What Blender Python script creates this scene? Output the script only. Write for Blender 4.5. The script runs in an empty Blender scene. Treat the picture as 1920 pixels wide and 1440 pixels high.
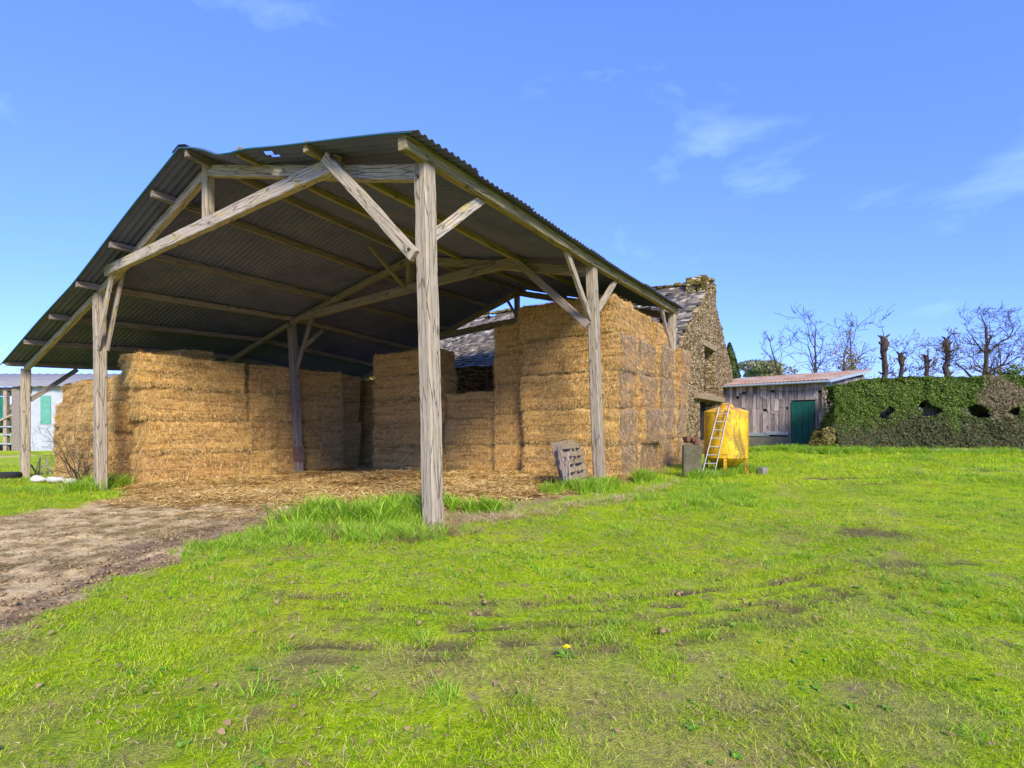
import bpy, math, random
import numpy as np
from mathutils import Vector, Matrix
random.seed(7); rng = np.random.default_rng(7)
SC = bpy.context.scene; COL = SC.collection
PI = math.pi

# ------------------------------------------------------------------ camera, sky, sun, exposure
F, YH, CAMZ = 950.0, 794.0, 1.55          # focal length and horizon row of the 1920 x 1440 photograph
cam = bpy.data.cameras.new('camera'); camo = bpy.data.objects.new('camera', cam); COL.objects.link(camo)
camo.location = (0, 0, CAMZ); camo.rotation_euler = (PI/2, 0, 0)
cam.sensor_width = 36; cam.lens = 36*F/1920; cam.shift_y = (YH-720)/1920
cam.clip_start = .05; cam.clip_end = 3000; SC.camera = camo

SUN_DIR = Vector((.30, -.96, .66)).normalized()      # towards the sun
sun = bpy.data.lights.new('sun', 'SUN'); suno = bpy.data.objects.new('sun', sun); COL.objects.link(suno)
sun.energy = 2.2; sun.angle = math.radians(16); sun.color = (1, .93, .82)
suno.rotation_euler = SUN_DIR.to_track_quat('Z', 'Y').to_euler(); suno.location = (10, -10, 30)
W = bpy.data.worlds.new('World'); SC.world = W; W.use_nodes = True
wn = W.node_tree; wn.nodes.clear()
def wnode(t, **k):
    n = wn.nodes.new(t)
    for a, b in k.items(): setattr(n, a, b)
    return n
wo = wnode('ShaderNodeOutputWorld'); bg = wnode('ShaderNodeBackground')
sky = wnode('ShaderNodeTexSky', sky_type='NISHITA', sun_disc=False)
sky.sun_elevation = math.asin(SUN_DIR.z); sky.sun_rotation = math.atan2(SUN_DIR.x, SUN_DIR.y)
sky.air_density = 1.0; sky.dust_density = .0; sky.ozone_density = 2.2; sky.altitude = 1000
SKY_STRENGTH = .15
bg.inputs['Strength'].default_value = SKY_STRENGTH
tc = wnode('ShaderNodeTexCoord'); mp = wnode('ShaderNodeMapping'); mp.inputs['Scale'].default_value = (1.6, 1.6, 3.2)
mp.inputs['Rotation'].default_value = (.2, .5, 1.1)
nz = wnode('ShaderNodeTexNoise'); nz.inputs['Scale'].default_value = 2.1; nz.inputs['Detail'].default_value = 7; nz.inputs['Roughness'].default_value = .55
nz.inputs['Distortion'].default_value = .5
rp = wnode('ShaderNodeValToRGB'); rp.color_ramp.elements[0].position = .57; rp.color_ramp.elements[1].position = 1.0
rp.color_ramp.elements[0].color = (0, 0, 0, 1); rp.color_ramp.elements[1].color = (.26, .26, .26, 1)
mx = wnode('ShaderNodeMix', data_type='RGBA'); mx.inputs['B'].default_value = (5.2, 6.6, 9.0, 1)
tint = wnode('ShaderNodeMix', data_type='RGBA', blend_type='MULTIPLY'); tint.inputs['Factor'].default_value = 1
tint.inputs['B'].default_value = (.52, .63, 1.04, 1)
wn.links.new(tc.outputs['Generated'], mp.inputs['Vector']); wn.links.new(mp.outputs[0], nz.inputs['Vector'])
wn.links.new(nz.outputs['Fac'], rp.inputs['Fac']); wn.links.new(sky.outputs[0], tint.inputs['A'])
# clear saturated air right down to the skyline
sepz = wnode('ShaderNodeSeparateXYZ'); wn.links.new(tc.outputs['Generated'], sepz.inputs[0])
hz_ = wnode('ShaderNodeValToRGB'); cr_ = hz_.color_ramp; cr_.elements[0].position = 0; cr_.elements[0].color = (.48, .43, .60, 1); cr_.elements[1].position = .62; cr_.elements[1].color = (1, 1, 1, 1)
e_ = cr_.elements.new(.16); e_.color = (.60, .60, .80, 1)
hm_ = wnode('ShaderNodeMix', data_type='RGBA', blend_type='MULTIPLY'); hm_.inputs['Factor'].default_value = 1
wn.links.new(sepz.outputs['Z'], hz_.inputs['Fac']); wn.links.new(tint.outputs['Result'], hm_.inputs['A']); wn.links.new(hz_.outputs['Color'], hm_.inputs['B'])
wn.links.new(hm_.outputs['Result'], mx.inputs['A']); wn.links.new(rp.outputs['Color'], mx.inputs['Factor'])
wn.links.new(mx.outputs['Result'], bg.inputs['Color']); wn.links.new(bg.outputs[0], wo.inputs['Surface'])
SC.view_settings.view_transform = 'Standard'; SC.view_settings.look = 'None'
SC.view_settings.exposure = 1.5; SC.view_settings.gamma = 1
SC.render.engine = 'CYCLES'; SC.cycles.max_bounces = 8; SC.cycles.diffuse_bounces = 5; SC.cycles.use_denoising = True
SC.cycles.transparent_max_bounces = 8

# ------------------------------------------------------------------ places
YAW = .585; PX, PY = -1.325, 7.743        # foot of the barn's front right post, and the barn's heading
CS, SN = math.cos(YAW), math.sin(YAW)
def bw(t, L, z=0):                          # barn coordinates: t to the left across the gable, L along the barn
    return Vector((PX+SN*L-CS*t, PY+CS*L+SN*t, z))
def tL(x, y):
    dx, dy = x-PX, y-PY
    return -CS*dx+SN*dy, SN*dx+CS*dy
def smooth(x, a, b):
    u = np.clip((x-a)/(b-a), 0, 1); return u*u*(3-2*u)
def hgt(x, y):
    x = np.asarray(x, float); y = np.asarray(y, float)
    t, L = tL(x, y)
    return -.45*smooth(t, .5, 13)*smooth(L, -6, 0) + .5*smooth(L, 9, 20)*smooth(-t, -1.5, 2.5)
def gz(x, y): return float(hgt(x, y))
def ground_px(px, py, z=None):              # where the ray of a pixel of the photograph meets the ground
    zz = 0 if z is None else z
    for _ in range(12):
        Y = F*(CAMZ-zz)/(py-YH); X = (px-960)/F*Y
        if z is not None: break
        zz = .5*zz+.5*gz(X, Y)
    return X, Y
def at(px, py, Y): return Vector(((px-960)/F*Y, Y, CAMZ-(py-YH)/F*Y))
def solve(px, py, L):                       # point (t, z) of the frame at L seen at a pixel
    r = (px-960)/F
    t = (PX+SN*L-r*(PY+CS*L))/(CS+r*SN); Y = PY+CS*L+SN*t
    return t, CAMZ-(py-YH)/F*Y

def hsh(i, j, s=0):
    v = np.sin(i*127.1+j*311.7+s*74.7)*43758.5453; return v-np.floor(v)
def vnoise(x, y, s=0):
    xi, yi = np.floor(x), np.floor(y); fx, fy = x-xi, y-yi
    fx = fx*fx*(3-2*fx); fy = fy*fy*(3-2*fy)
    return (hsh(xi, yi, s)*(1-fx)+hsh(xi+1, yi, s)*fx)*(1-fy)+(hsh(xi, yi+1, s)*(1-fx)+hsh(xi+1, yi+1, s)*fx)*fy
def fbm(x, y, s=0, o=4):
    a, r, n = .5, 0, 0
    for k in range(o): r = r+a*vnoise(x*2**k, y*2**k, s+k); n += a; a *= .5
    return r/n

# ------------------------------------------------------------------ helpers
def lin(*c):
    return tuple((v/255/12.92 if v/255 <= .04045 else ((v/255+.055)/1.055)**2.4) for v in c)+(1,)
def tag(o, label=None, cat=None, group=None, kind=None):
    if label: o['label'] = label
    if cat: o['category'] = cat
    if group: o['group'] = group
    if kind: o['kind'] = kind
    return o
def empty(name, loc, label, cat, group=None, rz=0):
    o = bpy.data.objects.new(name, None); COL.objects.link(o); o.location = loc; o.rotation_euler = (0, 0, rz)
    o.empty_display_size = .2
    return tag(o, label, cat, group)
def link(name, me, mat, parent=None, loc=None, rot=None):
    o = bpy.data.objects.new(name, me); COL.objects.link(o)
    if mat is not None:
        me.materials.clear()
        for m in (mat if isinstance(mat, (list, tuple)) else [mat]): me.materials.append(m)
    if parent: o.parent = parent
    if loc is not None: o.location = loc
    if rot is not None: o.rotation_euler = rot
    return o
def npmesh(name, V, Q, smooth_=False, mi=None):
    """V (n,3); Q (m,4) quads or (m,3) triangles"""
    V = np.asarray(V, np.float32); Q = np.asarray(Q, np.int32); m, k = Q.shape
    me = bpy.data.meshes.new(name); me.vertices.add(len(V)); me.vertices.foreach_set('co', V.ravel())
    me.loops.add(m*k); me.loops.foreach_set('vertex_index', Q.ravel())
    me.polygons.add(m); me.polygons.foreach_set('loop_start', np.arange(0, m*k, k, dtype=np.int32))
    if mi is not None: me.polygons.foreach_set('material_index', np.asarray(mi, np.int32))
    if smooth_: me.polygons.foreach_set('use_smooth', np.ones(m, bool))
    me.update(calc_edges=True); return me
class MB:
    def __init__(s): s.v = []; s.f = []
    def add(s, vs, fs):
        n = len(s.v); s.v += [tuple(v) for v in vs]; s.f += [tuple(i+n for i in f) for f in fs]
    def box(s, c, d, M=None, bev=0):
        x, y, z = d[0]/2, d[1]/2, d[2]/2
        vs = [Vector((a*x, b*y, e*z)) for a in (-1, 1) for b in (-1, 1) for e in (-1, 1)]
        if M is not None: vs = [M @ v for v in vs]
        s.add([v+Vector(c) for v in vs], [(0, 1, 3, 2), (4, 6, 7, 5), (0, 4, 5, 1), (2, 3, 7, 6), (0, 2, 6, 4), (1, 5, 7, 3)])
    def bar(s, p, q, w, h, up=(0, 0, 1)):
        p, q = Vector(p), Vector(q); d = (q-p); L = d.length; d.normalize()
        a = d.cross(Vector(up)); a = a.normalized() if a.length > 1e-4 else Vector((1, 0, 0)); b = a.cross(d)
        M = Matrix((a, d, b)).transposed(); s.box((p+q)/2, (w, L, h), M)
    def tube(s, pts, rad, n=6, cap=True):
        pts = [Vector(p) for p in pts]; rings = []
        ref = Vector((.3, .9, .2))
        for i, p in enumerate(pts):
            d = (pts[min(i+1, len(pts)-1)]-pts[max(i-1, 0)]).normalized()
            a = d.cross(ref)
            if a.length < .05: a = d.cross(Vector((1, 0, 0)))
            a.normalize(); b = d.cross(a); r = rad[i] if hasattr(rad, '__len__') else rad
            rings.append([p+a*math.cos(2*PI*k/n)*r+b*math.sin(2*PI*k/n)*r for k in range(n)])
        vs = [v for R in rings for v in R]
        fs = [(i*n+k, i*n+(k+1) % n, (i+1)*n+(k+1) % n, (i+1)*n+k) for i in range(len(pts)-1) for k in range(n)]
        if cap: fs += [tuple(range(n-1, -1, -1)), tuple((len(pts)-1)*n+k for k in range(n))]
        s.add(vs, fs)
    def lathe(s, prof, n=40, c=(0, 0, 0)):
        c = Vector(c); vs = []; 
        for r, z in prof: vs += [c+Vector((r*math.cos(2*PI*k/n), r*math.sin(2*PI*k/n), z)) for k in range(n)]
        fs = [(i*n+k, i*n+(k+1) % n, (i+1)*n+(k+1) % n, (i+1)*n+k) for i in range(len(prof)-1) for k in range(n)]
        s.add(vs, fs)
    def build(s, name, mat, parent=None, loc=None, rot=None, smooth_=False, bev=0):
        me = bpy.data.meshes.new(name); me.from_pydata(s.v, [], s.f); me.update()
        if smooth_:
            for p in me.polygons: p.use_smooth = True
        o = link(name, me, mat, parent, loc, rot)
        if bev:
            b = o.modifiers.new('bevel', 'BEVEL'); b.width = bev; b.segments = 2; b.limit_method = 'ANGLE'
        return o

# ------------------------------------------------------------------ materials
class NT:
    def __init__(s, name, rough=.85, spec=.3):
        s.m = bpy.data.materials.new(name); s.m.use_nodes = True; s.t = s.m.node_tree
        s.b = s.t.nodes['Principled BSDF']; s.b.inputs['Roughness'].default_value = rough
        s.b.inputs['Specular IOR Level'].default_value = spec; s.out = s.t.nodes['Material Output']
        s.c = s.t.nodes.new('ShaderNodeTexCoord'); s.g = s.t.nodes.new('ShaderNodeNewGeometry')
    def n(s, t, ins=None, **k):
        nd = s.t.nodes.new(t)
        for a, b in k.items(): setattr(nd, a, b)
        for a, b in (ins or {}).items(): s.set(nd.inputs[a], b)
        return nd
    def set(s, sock, v):
        if isinstance(v, bpy.types.NodeSocket): s.t.links.new(v, sock)
        else: sock.default_value = v
    def obj(s): return s.c.outputs['Object']
    def pos(s): return s.g.outputs['Position']
    def map(s, vec, scale=(1, 1, 1), rot=(0, 0, 0)):
        return s.n('ShaderNodeMapping', {'Vector': vec, 'Scale': scale, 'Rotation': rot}).outputs[0]
    def noise(s, vec, scale, detail=4, rough=.55, dist=0):
        return s.n('ShaderNodeTexNoise', {'Vector': vec, 'Scale': scale, 'Detail': detail, 'Roughness': rough, 'Distortion': dist}).outputs['Fac']
    def ramp(s, fac, stops, interp='LINEAR'):
        r = s.n('ShaderNodeValToRGB', {'Fac': fac}); cr = r.color_ramp; cr.interpolation = interp
        while len(cr.elements) < len(stops): cr.elements.new(.5)
        for e, (p, c) in zip(cr.elements, stops):
            e.position = p; e.color = c if hasattr(c, '__len__') else (c, c, c, 1)
        return r.outputs['Color']
    def mix(s, fac, a, b, mode='MIX'):
        m = s.n('ShaderNodeMix', data_type='RGBA', blend_type=mode)
        s.set(m.inputs['Factor'], fac); s.set(m.inputs['A'], a); s.set(m.inputs['B'], b); return m.outputs['Result']
    def math(s, op, a, b=0.0, clamp=False):
        m = s.n('ShaderNodeMath', operation=op, use_clamp=clamp); s.set(m.inputs[0], a); s.set(m.inputs[1], b); return m.outputs[0]
    def bump(s, h, strength=.5, dist=.02, nrm=None):
        b = s.n('ShaderNodeBump', {'Height': h, 'Strength': strength, 'Distance': dist})
        if nrm is not None: s.set(b.inputs['Normal'], nrm)
        s.set(s.b.inputs['Normal'], b.outputs[0]); return b.outputs[0]
    def col(s, c): s.set(s.b.inputs['Base Color'], c); return s
    def rnd(s): return s.n('ShaderNodeObjectInfo').outputs['Random']
    def island(s): return s.g.outputs['Random Per Island']
    def hsv(s, c, h=.5, sat=1.0, v=1.0):
        return s.n('ShaderNodeHueSaturation', {'Hue': h, 'Saturation': sat, 'Value': v, 'Color': c}).outputs[0]
    def attr(s, name): return s.n('ShaderNodeAttribute', attribute_name=name).outputs['Fac']

def wood_mat(name, pale, mid, dark, moss=0.0, lichen=0.0):
    m = NT(name, .9, .15); o = m.obj(); r = m.rnd()
    off = m.n('ShaderNodeVectorMath', {0: o}, operation='ADD'); 
    cmb = m.n('ShaderNodeCombineXYZ', {'X': m.math('MULTIPLY', r, 37.), 'Y': m.math('MULTIPLY', r, 13.), 'Z': 0.0}); m.set(off.inputs[1], cmb.outputs[0])
    v = off.outputs[0]
    grain = m.noise(m.map(v, (52, 52, 3.0)), 1, 6, .65, .6)
    blot = m.noise(m.map(v, (5, 5, 1.2)), 1, 4, .6)
    crack = m.n('ShaderNodeTexVoronoi', {'Vector': m.map(v, (15, 15, .8)), 'Scale': 1.0}, feature='DISTANCE_TO_EDGE').outputs['Distance']
    ck = m.ramp(m.math('ADD', crack, m.math('MULTIPLY', m.math('SUBTRACT', grain, .5), .10)), [(0, .0), (.035, 1.0)])
    c = m.ramp(grain, [(.28, dark), (.45, mid), (.68, pale)])
    c = m.mix(m.ramp(blot, [(.3, .25), (.7, .65)]), c, mid)
    c = m.mix(m.math('MULTIPLY', m.math('SUBTRACT', 1.0, ck), .55), c, tuple(x*.25 for x in dark[:3])+(1,))
    knot = m.n('ShaderNodeTexVoronoi', {'Vector': m.map(v, (3, 3, 1.1)), 'Scale': 1.0}).outputs['Distance']
    c = m.mix(m.ramp(knot, [(.05, .8), (.13, 0.0)]), c, tuple(x*.4 for x in dark[:3])+(1,))
    if moss:
        mk = m.ramp(m.noise(m.map(v, (6, 6, 2)), 1, 5, .7), [(.48, 0.0), (.66, moss)])
        c = m.mix(mk, c, lin(122, 116, 52))
    if lichen:
        mk = m.ramp(m.noise(m.map(v, (9, 9, 5)), 1, 5, .7), [(.575, 0.0), (.63, lichen)])
        c = m.mix(mk, c, lin(205, 180, 40))
    c = m.hsv(c, v=m.math('ADD', .85, m.math('MULTIPLY', r, .3)))
    m.col(c); h = m.math('ADD', m.math('MULTIPLY', grain, .5), m.math('MULTIPLY', ck, .9))
    m.bump(h, 1.0, .02); return m.m
M = {}
M['wood_pale'] = wood_mat('wood_pale', lin(194, 180, 154), lin(160, 144, 120), lin(106, 90, 72), .2)
M['wood_post'] = wood_mat('wood_post', lin(198, 184, 158), lin(162, 146, 122), lin(108, 92, 76), .15)
M['wood_lichen'] = wood_mat('wood_lichen', lin(224, 208, 186), lin(188, 170, 148), lin(124, 108, 90), .35, .95)
M['wood_moss'] = wood_mat('wood_moss', lin(180, 162, 122), lin(146, 130, 92), lin(94, 82, 58), .45)
M['wood_brown'] = wood_mat('wood_brown', lin(172, 156, 140), lin(138, 124, 110), lin(90, 80, 72), 0)
M['wood_shed'] = wood_mat('wood_shed', lin(206, 190, 178), lin(158, 142, 134), lin(78, 68, 64))
_t = M['wood_shed'].node_tree; _p = _t.nodes['Principled BSDF']; _src = _p.inputs['Base Color'].links[0].from_socket
_g = _t.nodes.new('ShaderNodeNewGeometry'); _mr = _t.nodes.new('ShaderNodeMapRange'); _mr.inputs['To Min'].default_value = .45; _mr.inputs['To Max'].default_value = 1.5
_h = _t.nodes.new('ShaderNodeHueSaturation'); _t.links.new(_g.outputs['Random Per Island'], _mr.inputs[0]); _t.links.new(_mr.outputs[0], _h.inputs['Value']); _t.links.new(_src, _h.inputs['Color']); _t.links.new(_h.outputs[0], _p.inputs['Base Color'])

def straw_mat(name, weathered):
    m = NT(name, .85, .25); o = m.obj(); r = m.rnd()
    off = m.n('ShaderNodeVectorMath', {0: o}, operation='ADD')
    m.set(off.inputs[1], m.n('ShaderNodeCombineXYZ', {'X': m.math('MULTIPLY', r, 31.), 'Y': m.math('MULTIPLY', r, 17.), 'Z': m.math('MULTIPLY', r, 5.)}).outputs[0])
    v = off.outputs[0]
    fib = m.noise(m.map(v, (70, 70, 14)), 1, 5, .75, .8)
    fib2 = m.noise(m.map(v, (14, 14, 40)), 1, 5, .7, 1.5)
    big = m.noise(m.map(v, (1.3, 1.3, 3.2)), 1, 4, .6); band = m.noise(m.map(v, (.7, .7, 9)), 1, 4, .65, .5)
    f = m.math('ADD', m.math('MULTIPLY', fib, .55), m.math('MULTIPLY', fib2, .45))
    c = m.ramp(f, [(.34, lin(88, 54, 16)), (.45, lin(174, 124, 50)), (.54, lin(218, 170, 80)), (.68, lin(252, 220, 136))])
    c = m.mix(m.ramp(big, [(.38, 0.0), (.72, .5)]), c, lin(186, 142, 86)); c = m.mix(m.ramp(band, [(.38, .85), (.50, 0.0)]), c, lin(112, 76, 36)); c = m.mix(m.ramp(band, [(.56, 0.0), (.72, .4)]), c, lin(228, 184, 104))
    c = m.hsv(c, h=m.math('ADD', .492, m.math('MULTIPLY', r, .012)), sat=.96, v=m.math('ADD', .95, m.math('MULTIPLY', r, .26)))
    if weathered:
        g = m.ramp(f, [(.34, lin(58, 44, 32)), (.46, lin(116, 92, 68)), (.60, lin(180, 154, 124)), (.72, lin(218, 196, 164))])
        pn = m.noise(m.map(v, (1.1, 1.1, 1.7)), 1, 5, .65)
        z = m.n('ShaderNodeSeparateXYZ', {0: o}).outputs['Z']
        k = m.math('ADD', m.math('ADD', pn, m.math('MULTIPLY', z, .30)), -.10)
        c = m.mix(m.ramp(m.math('ADD', k, m.math('MULTIPLY', m.math('SUBTRACT', r, .5), .34)), [(.44, 0.0), (.56, .92)]), c, g)
    m.col(c); m.bump(f, 1.0, .05); return m.m
M['straw'] = straw_mat('straw', 0); M['straw_weathered'] = straw_mat('straw_weathered', 1)
def straw_blade(name, w):
    m = NT(name, .6, .3); i = m.island(); r = m.rnd()
    c = m.ramp(i, [(0, lin(112, 78, 34)), (.4, lin(184, 140, 70)), (.75, lin(224, 188, 108)), (1, lin(250, 228, 168))]) if not w else \
        m.ramp(i, [(0, lin(80, 64, 48)), (.5, lin(146, 122, 96)), (.85, lin(204, 182, 150)), (1, lin(222, 182, 110))])
    m.col(c); return m.m
M['straw_blade'] = straw_blade('straw_blade', 0); M['straw_blade_grey'] = straw_blade('straw_blade_grey', 1)

def sheet_mat():
    m = NT('roof_sheet', .8, .2); p = m.obj()
    n1 = m.noise(m.map(p, (.8, .8, .8)), 1.2, 5, .65); n2 = m.noise(p, 9, 4, .7)
    c = m.ramp(n1, [(.3, lin(84, 86, 122)), (.55, lin(100, 100, 138)), (.75, lin(112, 106, 132))])
    c = m.mix(m.ramp(n2, [(.45, 0.0), (.75, .35)]), c, lin(98, 90, 108))
    m.col(c); m.bump(n2, .3, .01); return m.m
M['sheet'] = sheet_mat()
m = NT('teal_edge', .6); m.col(lin(30, 92, 104)); M['teal'] = m.m
m = NT('iron', .6, .4); m.b.inputs['Metallic'].default_value = .7; m.col(m.ramp(m.noise(m.obj(), 20), [(.4, lin(60, 50, 46)), (.7, lin(110, 80, 62))])); M['iron'] = m.m

def stone_mat(name, a, b, c_, sc=(3.2, 3.2, 7.5)):
    m = NT(name, .95, .1); p = m.obj()
    wp = m.n('ShaderNodeVectorMath', {0: p}, operation='ADD')
    nn = m.n('ShaderNodeTexNoise', {'Vector': p, 'Scale': 2.5, 'Detail': 3.0})
    m.set(wp.inputs[1], m.n('ShaderNodeVectorMath', {0: nn.outputs['Color'], 1: (.16, .16, .16)}, operation='MULTIPLY').outputs[0])
    v = m.map(wp.outputs[0], sc)
    e = m.n('ShaderNodeTexVoronoi', {'Vector': v, 'Scale': 1.0}, feature='DISTANCE_TO_EDGE').outputs['Distance']
    cell = m.n('ShaderNodeTexVoronoi', {'Vector': v, 'Scale': 1.0}).outputs['Color']
    cr = m.n('ShaderNodeSeparateColor', {0: cell})
    col = m.ramp(cr.outputs[0], [(0, tuple(x*.55 for x in a[:3])+(1,)), (.2, a), (.5, b), (.85, c_), (1, lin(214, 200, 162))])
    fine = m.noise(p, 26, 5, .7)
    col = m.mix(m.ramp(fine, [(.35, .45), (.65, 0.0)]), col, tuple(x*.4 for x in a[:3])+(1,))
    mort = m.ramp(m.math('ADD', e, m.math('MULTIPLY', m.math('SUBTRACT', fine, .5), .08)), [(.02, 1.0), (.10, 0.0)])
    col = m.mix(m.math('MULTIPLY', mort, .8), col, lin(112, 92, 58))
    moss = m.ramp(m.noise(p, 1.4, 5, .7), [(.55, 0.0), (.72, .55)])
    col = m.mix(moss, col, lin(128, 120, 46))
    m.col(col); h = m.math('ADD', m.ramp(e, [(0, 0.0), (.16, 1.0)]), m.math('MULTIPLY', fine, .4)); m.bump(h, 1.0, .06); return m.m
M['stone'] = stone_mat('stone', lin(128, 100, 66), lin(178, 150, 104), lin(200, 176, 128), (4.2, 4.2, 12.5))
M['stone_moss'] = stone_mat('stone_moss', lin(104, 88, 44), lin(150, 132, 66), lin(172, 156, 92))
def plain(name, c1, c2, scale=6, rough=.85, bump=.3, metal=0, spec=.3):
    m = NT(name, rough, spec); n = m.noise(m.obj(), scale, 5, .65); n2 = m.noise(m.obj(), scale*7, 4, .7)
    c = m.mix(m.ramp(n, [(.3, 0.0), (.7, 1.0)]), c1, c2); c = m.hsv(c, v=m.math('ADD', .8, m.math('MULTIPLY', n2, .4)))
    m.b.inputs['Metallic'].default_value = metal; m.col(c); m.bump(n2, bump, .01); return m.m
M['slab'] = plain('slab', lin(122, 104, 72), lin(158, 138, 102), 5, .95, .9); M['concrete'] = plain('concrete', lin(142, 134, 112), lin(112, 108, 92), 3)
m = NT('slate', .6, .4); c = m.ramp(m.island(), [(0, lin(68, 60, 48)), (.5, lin(104, 94, 76)), (.85, lin(146, 132, 108)), (1, lin(196, 180, 150))])
c = m.mix(m.ramp(m.noise(m.pos(), 1.5, 5, .7), [(.54, 0.0), (.68, .7)]), c, lin(132, 122, 72)); c = m.mix(m.ramp(m.noise(m.pos(), 18, 4, .7), [(.5, 0.0), (.8, .5)]), c, lin(70, 66, 62)); m.col(c); m.bump(m.noise(m.pos(), 30), .5, .01); M['slate'] = m.m
M['batten'] = plain('batten', lin(40, 34, 30), lin(58, 48, 40))
m = NT('yellow_tank', .45, .45); p = m.obj()
st = m.noise(m.map(p, (4.5, 4.5, .8)), 1, 7, .75, .8); sp = m.noise(p, 14, 5, .75); z = m.n('ShaderNodeSeparateXYZ', {0: p}).outputs['Z']; x_ = m.n('ShaderNodeSeparateXYZ', {0: p}).outputs['X']
c = m.ramp(m.noise(p, 2.2, 4), [(.35, lin(212, 158, 8)), (.65, lin(232, 184, 16))])
c = m.mix(m.ramp(m.math('ADD', st, m.math('MULTIPLY', m.math('SUBTRACT', sp, .5), .35)), [(.50, 0.0), (.60, .85)]), c, lin(108, 92, 34))
rz_ = m.ramp(z, [(.30, 1.0), (.50, 0.0)]); c = m.mix(m.math('MULTIPLY', rz_, m.ramp(sp, [(.46, 0.0), (.56, .9)])), c, lin(116, 56, 22))
tp = m.ramp(z, [(1.64/2.2, 0.0), (1.70/2.2, 1.0)]); z2 = m.math('DIVIDE', z, 2.2); tp = m.ramp(z2, [(.755, 0.0), (.775, 1.0)])
c = m.mix(m.math('MULTIPLY', tp, m.ramp(m.noise(p, 5, 5, .7), [(.50, 0.0), (.60, .75)])), c, lin(196, 112, 60)); m.col(c); m.bump(sp, .25, .006); M['tank'] = m.m
M['alu'] = plain('alu', lin(166, 160, 150), lin(138, 132, 122), 8, .5, .1, .3)
m = NT('green_door', .65, .3); c = m.ramp(m.noise(m.map(m.obj(), (20, 20, 2)), 1, 5, .6), [(.3, lin(14, 70, 62)), (.7, lin(24, 98, 84))]); m.col(c); M['green_door'] = m.m
m = NT('rust_roof', .8, .2); p = m.obj(); c = m.ramp(m.noise(m.map(p, (1.2, .35, 1)), 1.6, 6, .7), [(.36, lin(160, 150, 136)), (.50, lin(160, 126, 100)), (.64, lin(134, 82, 56))]); c = m.mix(m.ramp(m.noise(p, 16, 3), [(.4, 0.0), (.8, .35)]), c, lin(176, 166, 150)); m.col(c); M['rust_roof'] = m.m
M['galv'] = plain('galv', lin(150, 160, 164), lin(178, 184, 184), 3, .5, .1, .2)
M['white_panel'] = plain('white_panel', lin(182, 184, 184), lin(160, 164, 164), 2, .6, .1)
M['pale_roof'] = plain('pale_roof', lin(138, 134, 130), lin(122, 118, 116), 1.5, .7, .1)
M['green_sheet'] = plain('green_sheet', lin(84, 146, 122), lin(104, 162, 138), 3, .6, .1)
M['dark_green_tarp'] = plain('dark_green_tarp', lin(22, 92, 78), lin(34, 120, 98), 3, .6, .4)
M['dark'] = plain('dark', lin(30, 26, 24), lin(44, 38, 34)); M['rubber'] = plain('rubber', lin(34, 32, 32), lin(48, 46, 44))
M['white_bag'] = plain('white_bag', lin(208, 200, 192), lin(176, 166, 156), 8, .8, .6)
M['brick_pillar'] = plain('brick_pillar', lin(118, 106, 96), lin(146, 132, 116), 9, .9, .8)
m = NT('bark', .95, .1); c = m.ramp(m.noise(m.map(m.obj(), (9, 9, 2.5)), 1, 5, .7), [(.3, lin(48, 40, 30)), (.55, lin(80, 68, 54)), (.75, lin(112, 98, 78))]); m.col(c); m.bump(m.noise(m.map(m.obj(), (16, 16, 4)), 1), .8, .02); M['bark'] = m.m
M['twig'] = plain('twig', lin(104, 84, 62), lin(134, 108, 80), 6)
def leaf_mat(name, stops, big=None, trans=.35):
    m = NT(name, .6, .25); c = m.ramp(m.island(), stops)
    if big:
        for sc_, lo, hi, col, k in big: c = m.mix(m.ramp(m.noise(m.pos(), sc_, 4, .6), [(lo, 0.0), (hi, k)]), c, col)
    m.col(c); tr = m.n('ShaderNodeBsdfTranslucent', {'Color': c}); ms = m.n('ShaderNodeMixShader', {0: trans}); m.t.links.new(m.b.outputs[0], ms.inputs[1]); m.t.links.new(tr.outputs[0], ms.inputs[2]); m.t.links.new(ms.outputs[0], m.out.inputs['Surface']); return m.m
M['hedge_leaf'] = leaf_mat('hedge_leaf', [(0, lin(52, 72, 20)), (.5, lin(86, 110, 34)), (.9, lin(120, 140, 50)), (1, lin(152, 156, 76))])
M['hedge_low'] = leaf_mat('hedge_low', [(0, lin(54, 60, 34)), (.5, lin(84, 96, 54)), (.8, lin(110, 114, 70)), (.88, lin(120, 90, 58)), (1, lin(140, 108, 76))])
M['dry_leaf'] = leaf_mat('dry_leaf', [(0, lin(92, 80, 54)), (.5, lin(132, 116, 84)), (1, lin(166, 150, 116))])
M['fir_leaf'] = leaf_mat('fir_leaf', [(0, lin(40, 60, 22)), (.5, lin(66, 88, 34)), (1, lin(96, 112, 44))])
M['spring_leaf'] = leaf_mat('spring_leaf', [(0, lin(110, 98, 50)), (.5, lin(146, 132, 70)), (1, lin(178, 162, 96))])
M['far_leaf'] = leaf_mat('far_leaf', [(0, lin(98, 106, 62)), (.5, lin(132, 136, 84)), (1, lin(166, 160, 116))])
M['red_petal'] = leaf_mat('red_petal', [(0, lin(176, 20, 30)), (1, lin(226, 50, 60))])
GB = [(.9, .42, .66, lin(196, 192, 26), .6), (.42, .50, .70, lin(96, 148, 34), .55), (3.0, .56, .70, lin(104, 150, 44), .45), (1.7, .56, .70, lin(170, 160, 96), .5), (.8, .55, .68, lin(128, 152, 84), .5)]
M['grass'] = leaf_mat('grass', [(0, lin(74, 124, 14)), (.3, lin(136, 190, 14)), (.6, lin(190, 222, 18)), (.84, lin(224, 234, 52)), (.92, lin(228, 208, 120)), (1, lin(202, 178, 120))], GB, .45)
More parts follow.
